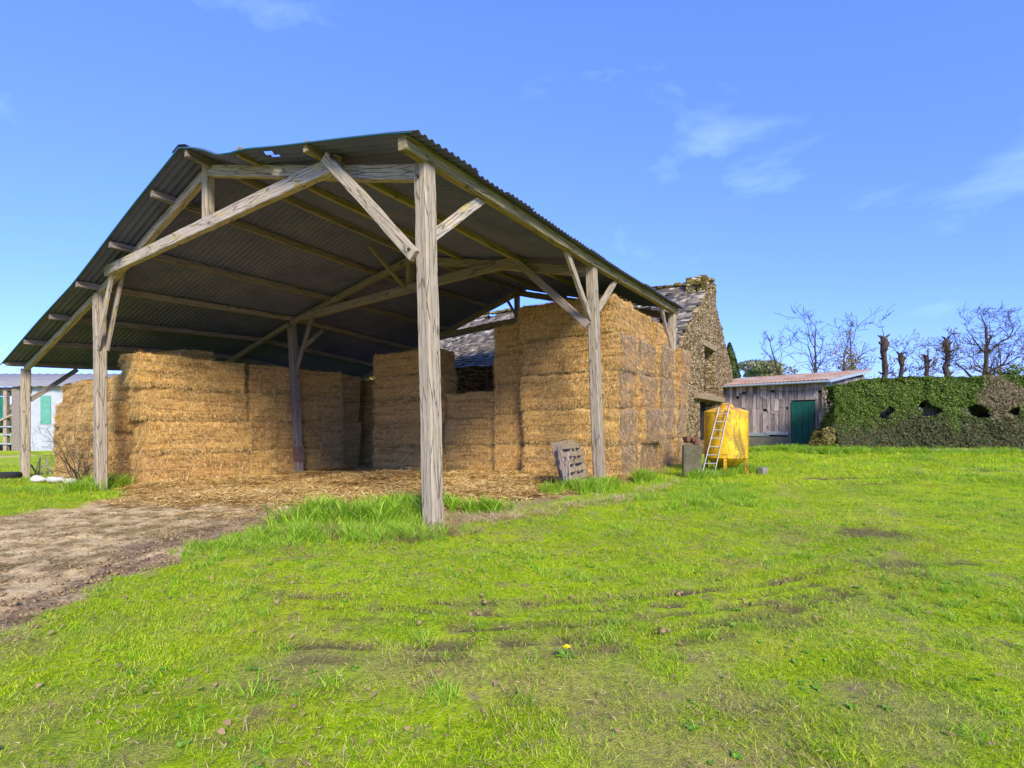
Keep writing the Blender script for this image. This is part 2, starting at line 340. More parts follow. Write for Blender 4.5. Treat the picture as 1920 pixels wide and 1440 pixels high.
M['grass_tall'] = leaf_mat('grass_tall', [(0, lin(98, 146, 24)), (.5, lin(158, 200, 44)), (.85, lin(202, 222, 76)), (.93, lin(206, 200, 104)), (1, lin(212, 186, 128))], None, .45)
M['grass_dry'] = leaf_mat('grass_dry', [(0, lin(120, 98, 62)), (.5, lin(164, 142, 88)), (1, lin(206, 184, 128))], None, .3)
M['grass_straw'] = leaf_mat('grass_straw', [(0, lin(150, 122, 84)), (.5, lin(206, 178, 130)), (1, lin(238, 218, 174))], None, .3)
M['weed'] = leaf_mat('weed', [(0, lin(96, 144, 24)), (.6, lin(132, 178, 44)), (1, lin(160, 196, 100))], None, .4)
M['dead_leaf'] = leaf_mat('dead_leaf', [(0, lin(104, 76, 48)), (.5, lin(158, 126, 84)), (1, lin(206, 180, 136))], None, .2)
m = NT('dandelion_yellow', .6); m.col(lin(250, 214, 10)); M['dandelion'] = m.m

# ------------------------------------------------------------------ ground cover zones (plan outlines in metres)
def poly_px(pts): return np.array([ground_px(*p) for p in pts])
DIRT = np.vstack([poly_px([(0, 966), (110, 952), (215, 938), (262, 926)]), [tuple(bw(14, .6).xy), tuple(bw(14, 13).xy), tuple(bw(-.2, 13).xy), tuple(bw(-.2, 6).xy)],
    poly_px([(1060, 928), (960, 950), (880, 958), (800, 962), (690, 958), (600, 952), (540, 985), (430, 1010), (330, 1050), (210, 1085), (60, 1150), (-40, 1195)]), [(-9.5, 4.2), (-16, 7)]])
STRAWF = np.array([tuple(bw(14, -.3).xy), tuple(bw(20, 1).xy), tuple(bw(14, 13).xy), tuple(bw(-.3, 13).xy), tuple(bw(-.3, 5.4).xy), tuple(bw(.6, 1.5).xy), tuple(bw(4, .2).xy), tuple(bw(8, -.6).xy)])
def sdf(P, x, y):                           # signed distance to a polygon, positive inside
    x = np.asarray(x, float); y = np.asarray(y, float); d = np.full(x.shape, 1e9); ins = np.zeros(x.shape, bool); n = len(P)
    for i in range(n):
        a, b = P[i], P[(i+1) % n]; ex, ey = b-a; wx, wy = x-a[0], y-a[1]
        k = np.clip((wx*ex+wy*ey)/(ex*ex+ey*ey), 0, 1); d = np.minimum(d, (wx-k*ex)**2+(wy-k*ey)**2)
        c = ((a[1] > y) != (b[1] > y)) & (x < (b[0]-a[0])*(y-a[1])/(b[1]-a[1]+1e-12)+a[0]); ins ^= c
    return np.where(ins, 1, -1)*np.sqrt(d)
def dist_path(P, x, y):
    x = np.asarray(x, float); y = np.asarray(y, float); d = np.full(x.shape, 1e9)
    for a, b in zip(P[:-1], P[1:]):
        ex, ey = b-a; wx, wy = x-a[0], y-a[1]; k = np.clip((wx*ex+wy*ey)/(ex*ex+ey*ey), 0, 1); d = np.minimum(d, (wx-k*ex)**2+(wy-k*ey)**2)
    return np.sqrt(d)
RUTS = [(poly_px(p), w, s) for p, w, s in [
    ([(560, 1120), (700, 1128), (860, 1131), (1020, 1128), (1240, 1118), (1420, 1096), (1560, 1060)], .045, 1.0),
    ([(600, 1142), (800, 1147), (1000, 1146), (1250, 1138), (1400, 1120), (1530, 1090)], .03, .8),
    ([(480, 1215), (700, 1208), (930, 1200), (1180, 1188), (1400, 1160), (1600, 1110)], .06, .8),
    ([(850, 1178), (1100, 1168), (1300, 1150), (1450, 1128), (1560, 1100)], .035, .8),
    ([(620, 1165), (800, 1170), (1000, 1166)], .03, .6), ([(1250, 1205), (1450, 1180), (1620, 1140), (1720, 1090)], .05, .6),
    ([(560, 1240), (800, 1230), (1050, 1222), (1300, 1196)], .04, .6)]]
LANES = [(poly_px([(1590, 905), (1640, 960), (1670, 1010), (1680, 1070), (1560, 1150), (1380, 1210), (1100, 1250), (700, 1280)]), .28), (poly_px([(1480, 905), (1500, 950), (1480, 1010), (1380, 1070), (1200, 1110), (900, 1130)]), .20)]
BARE = [(ground_px(1640, 1000), .5, .5), (ground_px(1680, 1052), .45, .22), (ground_px(1625, 908), .9, .35), (ground_px(1560, 896), 1.2, .3), (ground_px(1790, 1052), .40, .16)]
def zones(x, y):
    """dirt, straw, dead strip, each 0..1"""
    n = fbm(x*1.1, y*1.1, 3)-.5; n2 = fbm(x*4, y*4, 9)-.5
    d = sdf(DIRT, x, y)+n*1.0+n2*.8; dirt = smooth(d, -.12, .12)
    s = sdf(STRAWF, x, y)+n*1.8+n2*.5; straw = smooth(s, -.5, .8)
    t, L = tL(x, y)
    edge = np.abs(t+.15+n*.5)                                 # strip of dead grass along the eave line
    dead = (1-smooth(edge, .22, .55))*smooth(L, -.7, .2)*(1-smooth(L, 5.8, 7.2))*.95
    dead = np.maximum(dead, (1-smooth(edge, .3, .75))*smooth(L, 6, 7)*(1-smooth(L, 14, 15))*.8)
    dead = np.maximum(dead, .55*(1-smooth(y, 2.7, 4.6))*smooth(fbm(x*1.5, y*1.5, 66), .42, .6))
    rut = np.zeros(np.shape(x))
    for P, w, k in RUTS:
        rut = np.maximum(rut, k*(1-smooth(dist_path(P, x, y)+n2*.08, w*.7, w*2.2))*smooth(fbm(x*5, y*5, 15)-.5+.5*n2, -.12, .02))
    for P, w in LANES: dead = np.maximum(dead, .24*(1-smooth(dist_path(P, x, y)+n*.5, w*.5, w*1.3)))
    for (cx, cy), rx, ry in BARE: rut = np.maximum(rut, (1-smooth(np.sqrt(((x-cx)/rx)**2+((y-cy)/ry)**2)+n2*1.4, .5, 1.1))*.8)
    far_path = (1-smooth(np.abs(y-30.5-.25*(x+30)+n), .5, 1.1))*smooth(-x, 20, 24)
    dirt = np.maximum(dirt, far_path)
    return dirt, straw, np.clip(dead, 0, 1), np.clip(rut, 0, 1)

def axis(a, b, step, lo, hi):
    c = list(np.arange(a, b+1e-6, step)); s = step; v = b
    while v < hi: s *= 1.25; v += s; c.append(v)
    s = step; v = a
    while v > lo: s *= 1.25; v -= s; c.insert(0, v)
    return np.array(c)
gx = axis(-15, 14, .062, -900, 900); gy = axis(1.3, 16, .062, -60, 1500)
GX, GY = np.meshgrid(gx, gy); dirt_, straw_, dead_, rut_ = zones(GX, GY)
near_ = 1-smooth(np.hypot(GX, GY-8), 20, 60)
mud_ = dirt_*(1-smooth(sdf(DIRT, GX, GY)+(fbm(GX*1.3, GY*1.3, 88)-.5)*1.6, .5, 1.5))*smooth(-GX, .6, 2.0)*(1-smooth(GY, 8.2, 9.5))*smooth(fbm(GX*2, GY*2, 89), .3, .5)
GZ = hgt(GX, GY)+near_*((fbm(GX*.7, GY*.7, 21)-.5)*.10+(fbm(GX*5, GY*5, 22)-.5)*(.035+.05*dirt_)-rut_*.035)
GZ += near_*mud_*((fbm(GX*7, GY*7, 33)-.5)*.12+(fbm(GX*2.2, GY*2.2, 34)-.5)*.08)
GZ += near_*straw_*dirt_*(fbm(GX*1.5, GY*1.5, 31)-.35)*.10
for (px_, py_, r_, h_) in [(700, 908, .75, .22), (650, 905, .6, .16), (770, 900, .8, .2), (480, 905, .9, .12), (590, 895, .5, .2), (640, 884, .4, .2), (300, 916, .7, .1)]:
    cx, cy = ground_px(px_, py_); GZ += h_*np.exp(-((GX-cx)**2+(GY-cy)**2*.5)/(r_*r_))*(.7+.6*fbm(GX*5, GY*5, 12))
from_grid = lambda A, x, y: A[np.clip(np.searchsorted(gy, y), 0, len(gy)-1), np.clip(np.searchsorted(gx, x), 0, len(gx)-1)]
ny, nx = GX.shape; idx = np.arange(nx*ny).reshape(ny, nx)
Q = np.stack([idx[:-1, :-1], idx[:-1, 1:], idx[1:, 1:], idx[1:, :-1]], -1).reshape(-1, 4)
gme = npmesh('ground', np.stack([GX, GY, GZ], -1).reshape(-1, 3), Q, True)
for nm, A in (('dirt', dirt_), ('straw', straw_*dirt_), ('dead', dead_), ('rut', rut_), ('mud', mud_)):
    at_ = gme.attributes.new(nm, 'FLOAT', 'POINT'); at_.data.foreach_set('value', A.astype(np.float32).ravel())
m = NT('ground', .95, .1); p = m.pos()
n1 = m.noise(p, .55, 5, .6); n2 = m.noise(p, 3.2, 6, .7); n3 = m.noise(p, 22, 5, .75); n4 = m.noise(p, 90, 3, .7)
g = m.ramp(m.math('ADD', m.math('MULTIPLY', n1, .5), m.math('MULTIPLY', n2, .5)), [(.34, lin(116, 150, 16)), (.5, lin(180, 202, 18)), (.66, lin(218, 218, 30))])
g = m.mix(m.ramp(n3, [(.40, .6), (.56, 0.0)]), g, lin(72, 96, 20))
gg = m.noise(p, 1.1, 6, .7); g = m.mix(m.ramp(gg, [(.52, 0.0), (.64, .55)]), g, lin(140, 140, 82))
so = m.ramp(m.math('ADD', m.math('MULTIPLY', n3, .6), m.math('MULTIPLY', n4, .4)), [(.35, lin(84, 66, 50)), (.5, lin(130, 108, 86)), (.65, lin(170, 146, 120))])
g = m.mix(m.ramp(m.math('ADD', m.math('MULTIPLY', n2, .6), m.math('MULTIPLY', n3, .4)), [(.53, 0.0), (.60, .8)]), g, so)
dd = m.ramp(m.math('ADD', m.math('MULTIPLY', n2, .5), m.math('MULTIPLY', n3, .5)), [(.36, lin(158, 128, 86)), (.48, lin(212, 180, 126)), (.58, lin(240, 214, 158))])
stc = m.ramp(m.math('ADD', m.math('MULTIPLY', n3, .5), m.math('MULTIPLY', n4, .5)), [(.34, lin(110, 74, 30)), (.48, lin(190, 140, 66)), (.62, lin(232, 190, 116))])
dd = m.mix(m.ramp(m.math('ADD', m.attr('straw'), m.math('MULTIPLY', m.math('SUBTRACT', n2, .5), 1.6)), [(.35, 0.0), (.6, 1.0)]), dd, stc)
c = m.mix(m.attr('dirt'), g, dd); c = m.mix(m.math('MULTIPLY', m.attr('dead'), .85), c, lin(168, 138, 100)); c = m.mix(m.attr('mud'), c, m.ramp(m.math('ADD', m.math('MULTIPLY', n3, .6), m.math('MULTIPLY', n2, .4)), [(.38, lin(92, 74, 54)), (.5, lin(146, 120, 88)), (.62, lin(196, 168, 124))])); c = m.mix(m.attr('rut'), c, lin(104, 84, 66))
m.col(c); m.bump(m.math('ADD', n3, m.math('MULTIPLY', n4, .5)), .9, .04)
tag(link('ground', gme, m.m), kind='structure')
def gzf(x, y): return float(from_grid(GZ, x, y))

# ------------------------------------------------------------------ scattering small plants and straw (uncountable ground cover)
def blades(n, r, h0, h1, w, lean=.5, curl=.3, segs=2, flat=False, seed=0):
    g = np.random.default_rng(seed); V = []; T = []
    for i in range(n):
        a = g.uniform(0, 2*PI); rr = r*math.sqrt(g.uniform()); bx, by = rr*math.cos(a), rr*math.sin(a)
        th = g.uniform(0, 2*PI); h = g.uniform(h0, h1); dx, dy = math.cos(th), math.sin(th); ww = w*g.uniform(.7, 1.3)
        if flat:
            z0, z1 = g.uniform(.004, .05), g.uniform(.004, .05); n0 = len(V)
            V += [(bx-dy*ww/2, by+dx*ww/2, z0), (bx+dy*ww/2, by-dx*ww/2, z0+.003), (bx+dx*h+dy*ww/2, by+dy*h-dx*ww/2, z1), (bx+dx*h-dy*ww/2, by+dy*h+dx*ww/2, z1+.003)]
            T += [(n0, n0+1, n0+2), (n0, n0+2, n0+3)]; continue
        ln = g.uniform(.1, lean); n0 = len(V); ox, oy = -dy, dx
        fa = g.uniform(-.8, .8); ox, oy = ox*math.cos(fa)-oy*math.sin(fa), ox*math.sin(fa)+oy*math.cos(fa)
        for k in range(segs):
            u = k/segs; bend = ln*u+curl*u*u; z = h*(u-curl*.35*u*u)-.005; wk = ww*(1-.55*u)/2
            V += [(bx+dx*h*bend-ox*wk, by+dy*h*bend-oy*wk, z), (bx+dx*h*bend+ox*wk, by+dy*h*bend+oy*wk, z)]
        bend = ln+curl; V.append((bx+dx*h*bend, by+dy*h*bend, h*(1-curl*.35)))
        for k in range(segs-1): a0 = n0+2*k; T += [(a0, a0+1, a0+3), (a0, a0+3, a0+2)]
        a0 = n0+2*(segs-1); T += [(a0, a0+1, a0+2)]
    return np.array(V), np.array(T)
def rosette(n, l, w, seed):
    g = np.random.default_rng(seed); V = []; T = []
    for i in range(n):
        th = g.uniform(0, 2*PI); L_ = l*g.uniform(.6, 1.1); el = g.uniform(.1, .6); dx, dy = math.cos(th), math.sin(th); n0 = len(V)
        for u, k in ((0, .15), (.45, .5), (.75, .45)): V += [(dx*L_*u-dy*w*k, dy*L_*u+dx*w*k, L_*u*el+.005), (dx*L_*u+dy*w*k, dy*L_*u-dx*w*k, L_*u*el+.005)]
        V.append((dx*L_, dy*L_, L_*el*.7)); T += [(n0, n0+1, n0+3), (n0, n0+3, n0+2), (n0+2, n0+3, n0+5), (n0+2, n0+5, n0+4), (n0+4, n0+5, n0+6)]
    return np.array(V), np.array(T)
def scatter(name, xs, ys, sc, variants, mat, zoff=0, zs=None, kind='stuff', tilt=.15):
    """one object whose geometry nodes put a small tuft on each of its points"""
    n = len(xs); z = (from_grid(GZ, xs, ys) if zs is None else zs)+zoff
    me = bpy.data.meshes.new(name); me.vertices.add(n); me.vertices.foreach_set('co', np.stack([xs, ys, z], -1).astype(np.float32).ravel())
    for nm, A in (('sc', sc), ('rz', rng.uniform(0, 6.28, n)), ('rx', rng.normal(0, tilt, n))):
        a = me.attributes.new(nm, 'FLOAT', 'POINT'); a.data.foreach_set('value', np.asarray(A, np.float32))
    a = me.attributes.new('vi', 'INT', 'POINT'); a.data.foreach_set('value', rng.integers(0, len(variants), n).astype(np.int32))
    o = link(name, me, mat)
    src = bpy.data.collections.new(name+'_tufts')
    for i, (V, T) in enumerate(variants):
        s = bpy.data.objects.new(name+'_tuft', npmesh(name+'_tuft', V, T)); s.data.materials.append(mat); src.objects.link(s)
    ng = bpy.data.node_groups.new(name, 'GeometryNodeTree')
    ng.interface.new_socket('Geometry', in_out='INPUT', socket_type='NodeSocketGeometry'); ng.interface.new_socket('Geometry', in_out='OUTPUT', socket_type='NodeSocketGeometry')
    N = ng.nodes.new; gi = N('NodeGroupInput'); go = N('NodeGroupOutput'); ci = N('GeometryNodeCollectionInfo'); ci.inputs[0].default_value = src
    ci.inputs['Separate Children'].default_value = True; ci.inputs['Reset Children'].default_value = True
    ip = N('GeometryNodeInstanceOnPoints'); ip.inputs['Pick Instance'].default_value = True
    def na(nm, ty='FLOAT'):
        a = N('GeometryNodeInputNamedAttribute'); a.data_type = ty; a.inputs['Name'].default_value = nm; return a.outputs['Attribute']
    cx = N('ShaderNodeCombineXYZ'); l = ng.links.new
    l(gi.outputs[0], ip.inputs['Points']); l(ci.outputs[0], ip.inputs['Instance']); l(na('vi', 'INT'), ip.inputs['Instance Index'])
    l(na('rx'), cx.inputs['X']); l(na('rz'), cx.inputs['Z']); l(cx.outputs[0], ip.inputs['Rotation']); l(na('sc'), ip.inputs['Scale']); l(ip.outputs[0], go.inputs[0])
    md = o.modifiers.new('scatter', 'NODES'); md.node_group = ng
    return tag(o, kind=kind)
def sample(density, ymin, ymax, wid=1.12):
    """random points of the ground inside a strip in front of the camera, margins included for a step to the side"""
    A = (ymax-ymin)*(ymax+2)*2*wid; n = int(A*density); y = rng.uniform(ymin, ymax, n); x = rng.uniform(-1, 1, n)*(ymax+2)*wid
    k = np.abs(x) < (y+1.5)*wid; return x[k], y[k]
def lawn_keep(x, y, k=1):
    d, s, dead, rut = zones(x, y); t, L = tL(x, y)
    house = (L > 13.6) & (L < 25) & (t > -.1); shed = (y > 21) & (x > 10.5)
    inside = (t > .3) & (L > 1)
    patch = (.30+.70*smooth(fbm(x*1.6, y*1.6, 41), .36, .52))*(.15+.85*smooth(fbm(x*6, y*6, 43), .36, .48))*(1-.35*(1-smooth(y, 2.5, 4.2)))
    p = (1-d)*(1-.85*dead)*(1-1.0*rut)*patch
    return (rng.uniform(size=len(x)) < p*k) & ~house & ~shed & ~inside

lawnV = [blades(64, .14, .012, .042, .0038, .9, .6, 2, seed=s) for s in range(8)]
lawnVf = [blades(40, .22, .04, .09, .012, .6, .5, 1, seed=s+20) for s in range(6)]
xs, ys, ss = [], [], []
for dens, a, b, sc_ in ((230, 1.5, 4.5, .85), (130, 4.5, 8, 1.0), (64, 8, 13, 1.3)):
    x, y = sample(dens, a, b); k = lawn_keep(x, y); x, y = x[k], y[k]; f = .6+.8*fbm(x*2.2, y*2.2, 51)
    xs.append(x); ys.append(y); ss.append(sc_*f*rng.uniform(.7, 1.25, len(x)))
scatter('grass', np.concatenate(xs), np.concatenate(ys), np.concatenate(ss), lawnV, M['grass'])
x, y = sample(26, 12.5, 30); k = lawn_keep(x, y); x, y = x[k], y[k]; scatter('grass', x, y, rng.uniform(.8, 1.7, len(x)), lawnVf, M['grass'])
# darker, longer tussocks, pale dry blades, small broad weeds and dropped leaves
tus = [blades(60, .10, .05, .13, .006, .8, .6, 3, seed=s+60) for s in range(5)]
x, y = sample(16, 1.6, 14); k = lawn_keep(x, y) & (fbm(x*.9, y*.9, 61)+.25*(fbm(x*3, y*3, 62)-.5) > .52); x, y = x[k], y[k]; scatter('grass', x, y, rng.uniform(.35, 1.0, len(x)), tus, M['grass_tall'])
dry = [blades(22, .14, .015, .05, .003, 1.4, .8, 2, seed=s+90) for s in range(4)]+[blades(22, .16, .02, .06, .003, flat=True, seed=s+95) for s in range(4)]
x, y = sample(34, 1.5, 9); k = (zones(x, y)[0] < .5) & (fbm(x*1.3, y*1.3, 71) > .52-.12*(1-smooth(y, 2.6, 4.5))); x, y = x[k], y[k]; scatter('grass', x, y, rng.uniform(.6, 1.3, len(x)), dry, M['grass_dry'])
ros = [rosette(12, .034, .016, s) for s in range(5)]
x, y = sample(30, 1.6, 9); k = lawn_keep(x, y, 1.5) & (fbm(x*1.1, y*1.1, 81) > .53); x, y = x[k], y[k]; scatter('weeds', x, y, rng.uniform(.5, 1.3, len(x)), ros, M['weed'])
dl = [rosette(1, .075, .05, s+30) for s in range(6)]
x, y = sample(9.0, 1.6, 7); scatter('leaf_litter', x, y, rng.uniform(.15, .75, len(x)), dl, M['dead_leaf'], .02)
# verge of rank growth round the front post and in other places
tall = [blades(44, .16, .20, .50, .016, .35, .5, 4, seed=s+120) for s in range(6)]
wide = [blades(26, .10, .25, .52, .024, .3, .45, 4, seed=s+140) for s in range(5)]
def along(pts, n, spread):
    P = np.array([ground_px(*p) for p in pts]); s = rng.uniform(0, len(P)-1.001, n); i = s.astype(int); f = (s-i)[:, None]
    q = P[i]*(1-f)+P[i+1]*f; q = q+rng.normal(0, spread, q.shape); return q[:, 0], q[:, 1]
x, y = along([(545, 985), (600, 975), (660, 985), (720, 975), (790, 965)], 120, .24); scatter('tall_grass', x, y, rng.uniform(.4, 1.1, len(x)), tall, M['grass_tall'])
x, y = along([(500, 1005), (600, 1010), (700, 1010), (780, 1005), (800, 990)], 170, .26); scatter('tall_grass', x, y, rng.uniform(.2, .6, len(x)), tall, M['grass_tall'])
x, y = along([(700, 965), (740, 962), (785, 960)], 20, .12); scatter('tall_grass', x, y, rng.uniform(.7, 1.0, len(x)), wide, M['grass_tall'])
x, y = along([(835, 955), (870, 960), (915, 962), (950, 960)], 34, .10); scatter('tall_grass', x, y, rng.uniform(.45, .8, len(x)), wide, M['grass_tall'])
x, y = along([(380, 1040), (450, 1025), (520, 1015)], 60, .25); scatter('tall_grass', x, y, rng.uniform(.2, .42, len(x)), tall, M['grass_tall'])
x, y = along([(1075, 925), (1110, 922), (1140, 915)], 70, .13); scatter('tall_grass', x, y, rng.uniform(.6, .95, len(x)), tall, M['grass_tall'])
x, y = along([(1030, 930), (1042, 926)], 12, .10); scatter('tall_grass', x, y, rng.uniform(.5, .8, len(x)), tall, M['grass_tall'])
x, y = along([(1200, 908), (1215, 904)], 16, .12); scatter('tall_grass', x, y, rng.uniform(.7, 1.1, len(x)), tall, M['grass_tall'])
x, y = along([(1295, 900), (1340, 894), (1370, 888), (1400, 884)], 130, .22); scatter('tall_grass', x, y, rng.uniform(.4, .85, len(x)), tall, M['grass_tall'])
x, y = along([(150, 925), (185, 918), (215, 915)], 60, .28); scatter('tall_grass', x, y, rng.uniform(.7, 1.3, len(x)), tall, M['grass_tall'])
x, y = along([(0, 925), (40, 918), (90, 925), (140, 925)], 140, .45); scatter('tall_grass', x, y, rng.uniform(.25, .5, len(x)), tall, M['grass_tall'])
x, y = along([(1250, 960), (1330, 945), (1390, 930), (1290, 940)], 90, .30); scatter('tall_grass', x, y, rng.uniform(.2, .5, len(x)), tall, M['grass_tall'])
x, y = along([(1600, 1080), (1740, 1080), (1800, 1140), (1880, 1150)], 60, .40); scatter('tall_grass', x, y, rng.uniform(.10, .26, len(x)), tall, M['grass_tall'])
x, y = along([(1150, 945), (1250, 930), (1330, 920), (1400, 915)], 140, .35); scatter('tall_grass', x, y, rng.uniform(.16, .38, len(x)), tall, M['grass_tall'])
x, y = along([(1405, 848), (1480, 846), (1530, 848), (1560, 850), (1700, 850), (1900, 852), (2050, 855)], 560, .30); scatter('tall_grass', x, y, rng.uniform(.25, .75, len(x)), tall, M['grass_tall'])
dryt = [blades(40, .18, .08, .26, .008, 1.6, .9, 3, seed=s+170) for s in range(5)]
x, y = along([(840, 975), (900, 975), (960, 968), (1050, 955), (1130, 945), (1180, 935), (1270, 905)], 150, .20); scatter('dead_grass', x, y, rng.uniform(.25, .8, len(x)), dryt, M['grass_straw'])
x, y = along([(560, 1000), (640, 1005), (740, 1005), (800, 1010), (860, 1000)], 70, .22); scatter('dead_grass', x, y, rng.uniform(.4, .8, len(x)), dryt, M['grass_dry'])
# loose straw trodden over the barn floor and the yard
sv = [blades(60, .26, .08, .26, .011, flat=True, seed=s+200) for s in range(6)]
n = 9000; t_ = rng.uniform(-.3, 15, n); L_ = rng.uniform(-1.5, 9.5, n); x = PX+SN*L_-CS*t_; y = PY+CS*L_+SN*t_; d, s, _, _ = zones(x, y)
k = rng.uniform(size=n) < s*d*.9+.06*d; scatter('loose_straw', x[k], y[k], rng.uniform(.6, 1.3, k.sum()), sv, M['straw_blade'], .0, tilt=.10)
x, y = sample(16, 3, 12); d, s, _, _ = zones(x, y); k = rng.uniform(size=len(x)) < d*(.3+.9*smooth(sdf(DIRT, x, y), .5, 1.8)); scatter('loose_straw', x[k], y[k], rng.uniform(.2, .6, k.sum()), sv, M['grass_dry'])
clod = []
for s_ in range(6):
    g_ = np.random.default_rng(s_); V = []; T = []
    for k_ in range(5):
        c_ = np.array([g_.normal(0, .06), g_.normal(0, .06), 0]); r_ = g_.uniform(.008, .026); P_o = np.array([(1, 0, 0), (0, 1, 0), (-1, 0, 0), (0, -1, 0), (.1, 0, .8), (0, .1, -.8)])*r_*g_.uniform(.6, 1.3, (6, 3)); n0 = len(V); V += [tuple(c_+q_+(0, 0, r_*.3)) for q_ in P_o]; T += [(n0+a_, n0+(a_+1) % 4, n0+4) for a_ in range(4)]+[(n0+(a_+1) % 4, n0+a_, n0+5) for a_ in range(4)]
    clod.append((np.array(V), np.array(T)))
M['soil'] = plain('soil', lin(120, 98, 68), lin(172, 144, 102), 9, .95, .8)
x, y = sample(90, 3.2, 9.5); d, s, dd_, rt_ = zones(x, y); mu = sdf(DIRT, x, y); k = rng.uniform(size=len(x)) < np.clip(d*(.12+.6*(1-smooth(mu, .3, 1.6)))+rt_*.25, 0, 1)*(x < 3); scatter('soil_clods', x[k], y[k], rng.uniform(.35, 1.2, k.sum()), clod, M['soil'])
x, y = sample(40, 1.5, 5); rt_ = fbm(x*6, y*6, 43); k = (rt_ < .42) & (zones(x, y)[0] < .3); scatter('soil_clods', x[k], y[k], rng.uniform(.12, .35, k.sum()), clod, M['soil'])

# ------------------------------------------------------------------ the barn
FL = [0.0, 6.22, 12.68]                     # the three trusses, metres along the barn
o3k = solve(970, 549, 12.68); o3l = solve(827, 628, 12.68)
sl3 = (o3l[1]-o3k[1])/(o3l[0]-o3k[0])
N0 = [solve(796, 322, 0), solve(391, 322, 0), solve(187, 550, 0), solve(48, 690, 0)]
N1 = [solve(1109, 508, FL[1]), solve(768, 487, FL[1]), solve(547, 605, FL[1])]
N1.append((N1[2][0]+6.9, N1[2][1]-(N0[2][1]-N0[3][1])*.98))
N2 = [solve(1260, 592, FL[2]), o3k, (o3k[0]+6.4, o3k[1]+6.4*sl3)]; N2.append((N2[2][0]+6.6, N2[2][1]+6.6*sl3))
NODES = [N0, N1, N2]
OFF = [.34, .25, .22, .22]
def node(s, L):
    """(t, z) of the rafter line: s 0 right eave, 1 ridge, 2 left post, 3 outer left post"""
    if L <= FL[1]: f, A, B = (L-FL[0])/(FL[1]-FL[0]), N0, N1
    else: f, A, B = (L-FL[1])/(FL[2]-FL[1]), N1, N2
    i = int(max(0, min(2, math.floor(s)))); g = s-i
    pt = lambda N: (N[i][0]+(N[i+1][0]-N[i][0])*g, N[i][1]+(N[i+1][1]-N[i][1])*g)
    a, b = pt(A), pt(B); o = OFF[i]+(OFF[i+1]-OFF[i])*min(max(g, 0), 1)
    return a[0]+(b[0]-a[0])*f, a[1]+(b[1]-a[1])*f, o
BARN0 = bw(0, 0, 0)
barn = empty('hay_barn', BARN0, 'open timber hay barn with corrugated roof, stacked with golden straw bales', 'barn')
MX = {}
def beam(name, p, q, w, h, mat, up=None, parent=None, jit=.008, seed=None, taper=1.0):
    """weathered timber from p to q: own mesh, z along its length, chamfered and slightly uneven"""
    p, q = Vector(p), Vector(q); d = q-p; L = d.length; d.normalize()
    up = Vector(up) if up is not None else (Vector((0, 0, 1)) if abs(d.z) < .9 else Vector((SN, CS, 0)))
    a = d.cross(up).normalized(); b = a.cross(d)
    g = random.Random(seed if seed is not None else hash((round(p.x, 2), round(q.z, 2), w)) & 0xffff)
    n = max(2, int(L/.22)); c = min(w, h)*.10; V = []; Fs = []
    prof = [(-w/2+c, -h/2), (w/2-c, -h/2), (w/2, -h/2+c), (w/2, h/2-c), (w/2-c, h/2), (-w/2+c, h/2), (-w/2, h/2-c), (-w/2, -h/2+c)]
    wx = wy = 0
    for i in range(n+1):
        u = i/n; wx += g.uniform(-jit, jit)*.7; wy += g.uniform(-jit, jit)*.7; wx *= .85; wy *= .85; k = 1+(taper-1)*u
        for (x, y) in prof: V.append((x*k+wx+g.uniform(-jit, jit)*.45, y*k+wy+g.uniform(-jit, jit)*.45, u*L))
    for i in range(n):
        for j in range(8): Fs.append((i*8+j, i*8+(j+1) % 8, (i+1)*8+(j+1) % 8, (i+1)*8+j))
    Fs += [tuple(range(7, -1, -1)), tuple(n*8+j for j in range(8))]
    me = bpy.data.meshes.new(name); me.from_pydata(V, [], Fs); me.update()
    o = bpy.data.objects.new(name, me); COL.objects.link(o); me.materials.append(mat)
    Mx = Matrix((a, b, d)).transposed().to_4x4(); Mx.translation = p
    par = parent or barn
    o.parent = par; o.matrix_basis = par.matrix_basis.inverted() @ Mx; MX[o.name] = Mx
    return o
def B(t, L, z): return bw(t, L, z)
GD = Vector((-CS, SN, 0)); LD = Vector((SN, CS, 0))      # across the gable to the left, and along the barn
def bolt(p, parent):
    b = MB(); b.tube([p-LD*.02, p+LD*.02], .022, 8); o = b.build('bolt', M['iron']); o.parent = parent; o.matrix_basis = MX[parent.name].inverted(); return o
bases = {(0, 0): solve(813, 985, 0)[0], (0, 2): solve(190, 895, 0)[0], (0, 3): solve(47, 895, 0)[0], (1, 0): solve(1125, 900, FL[1])[0], (1, 2): solve(562, 890, FL[1])[0]}
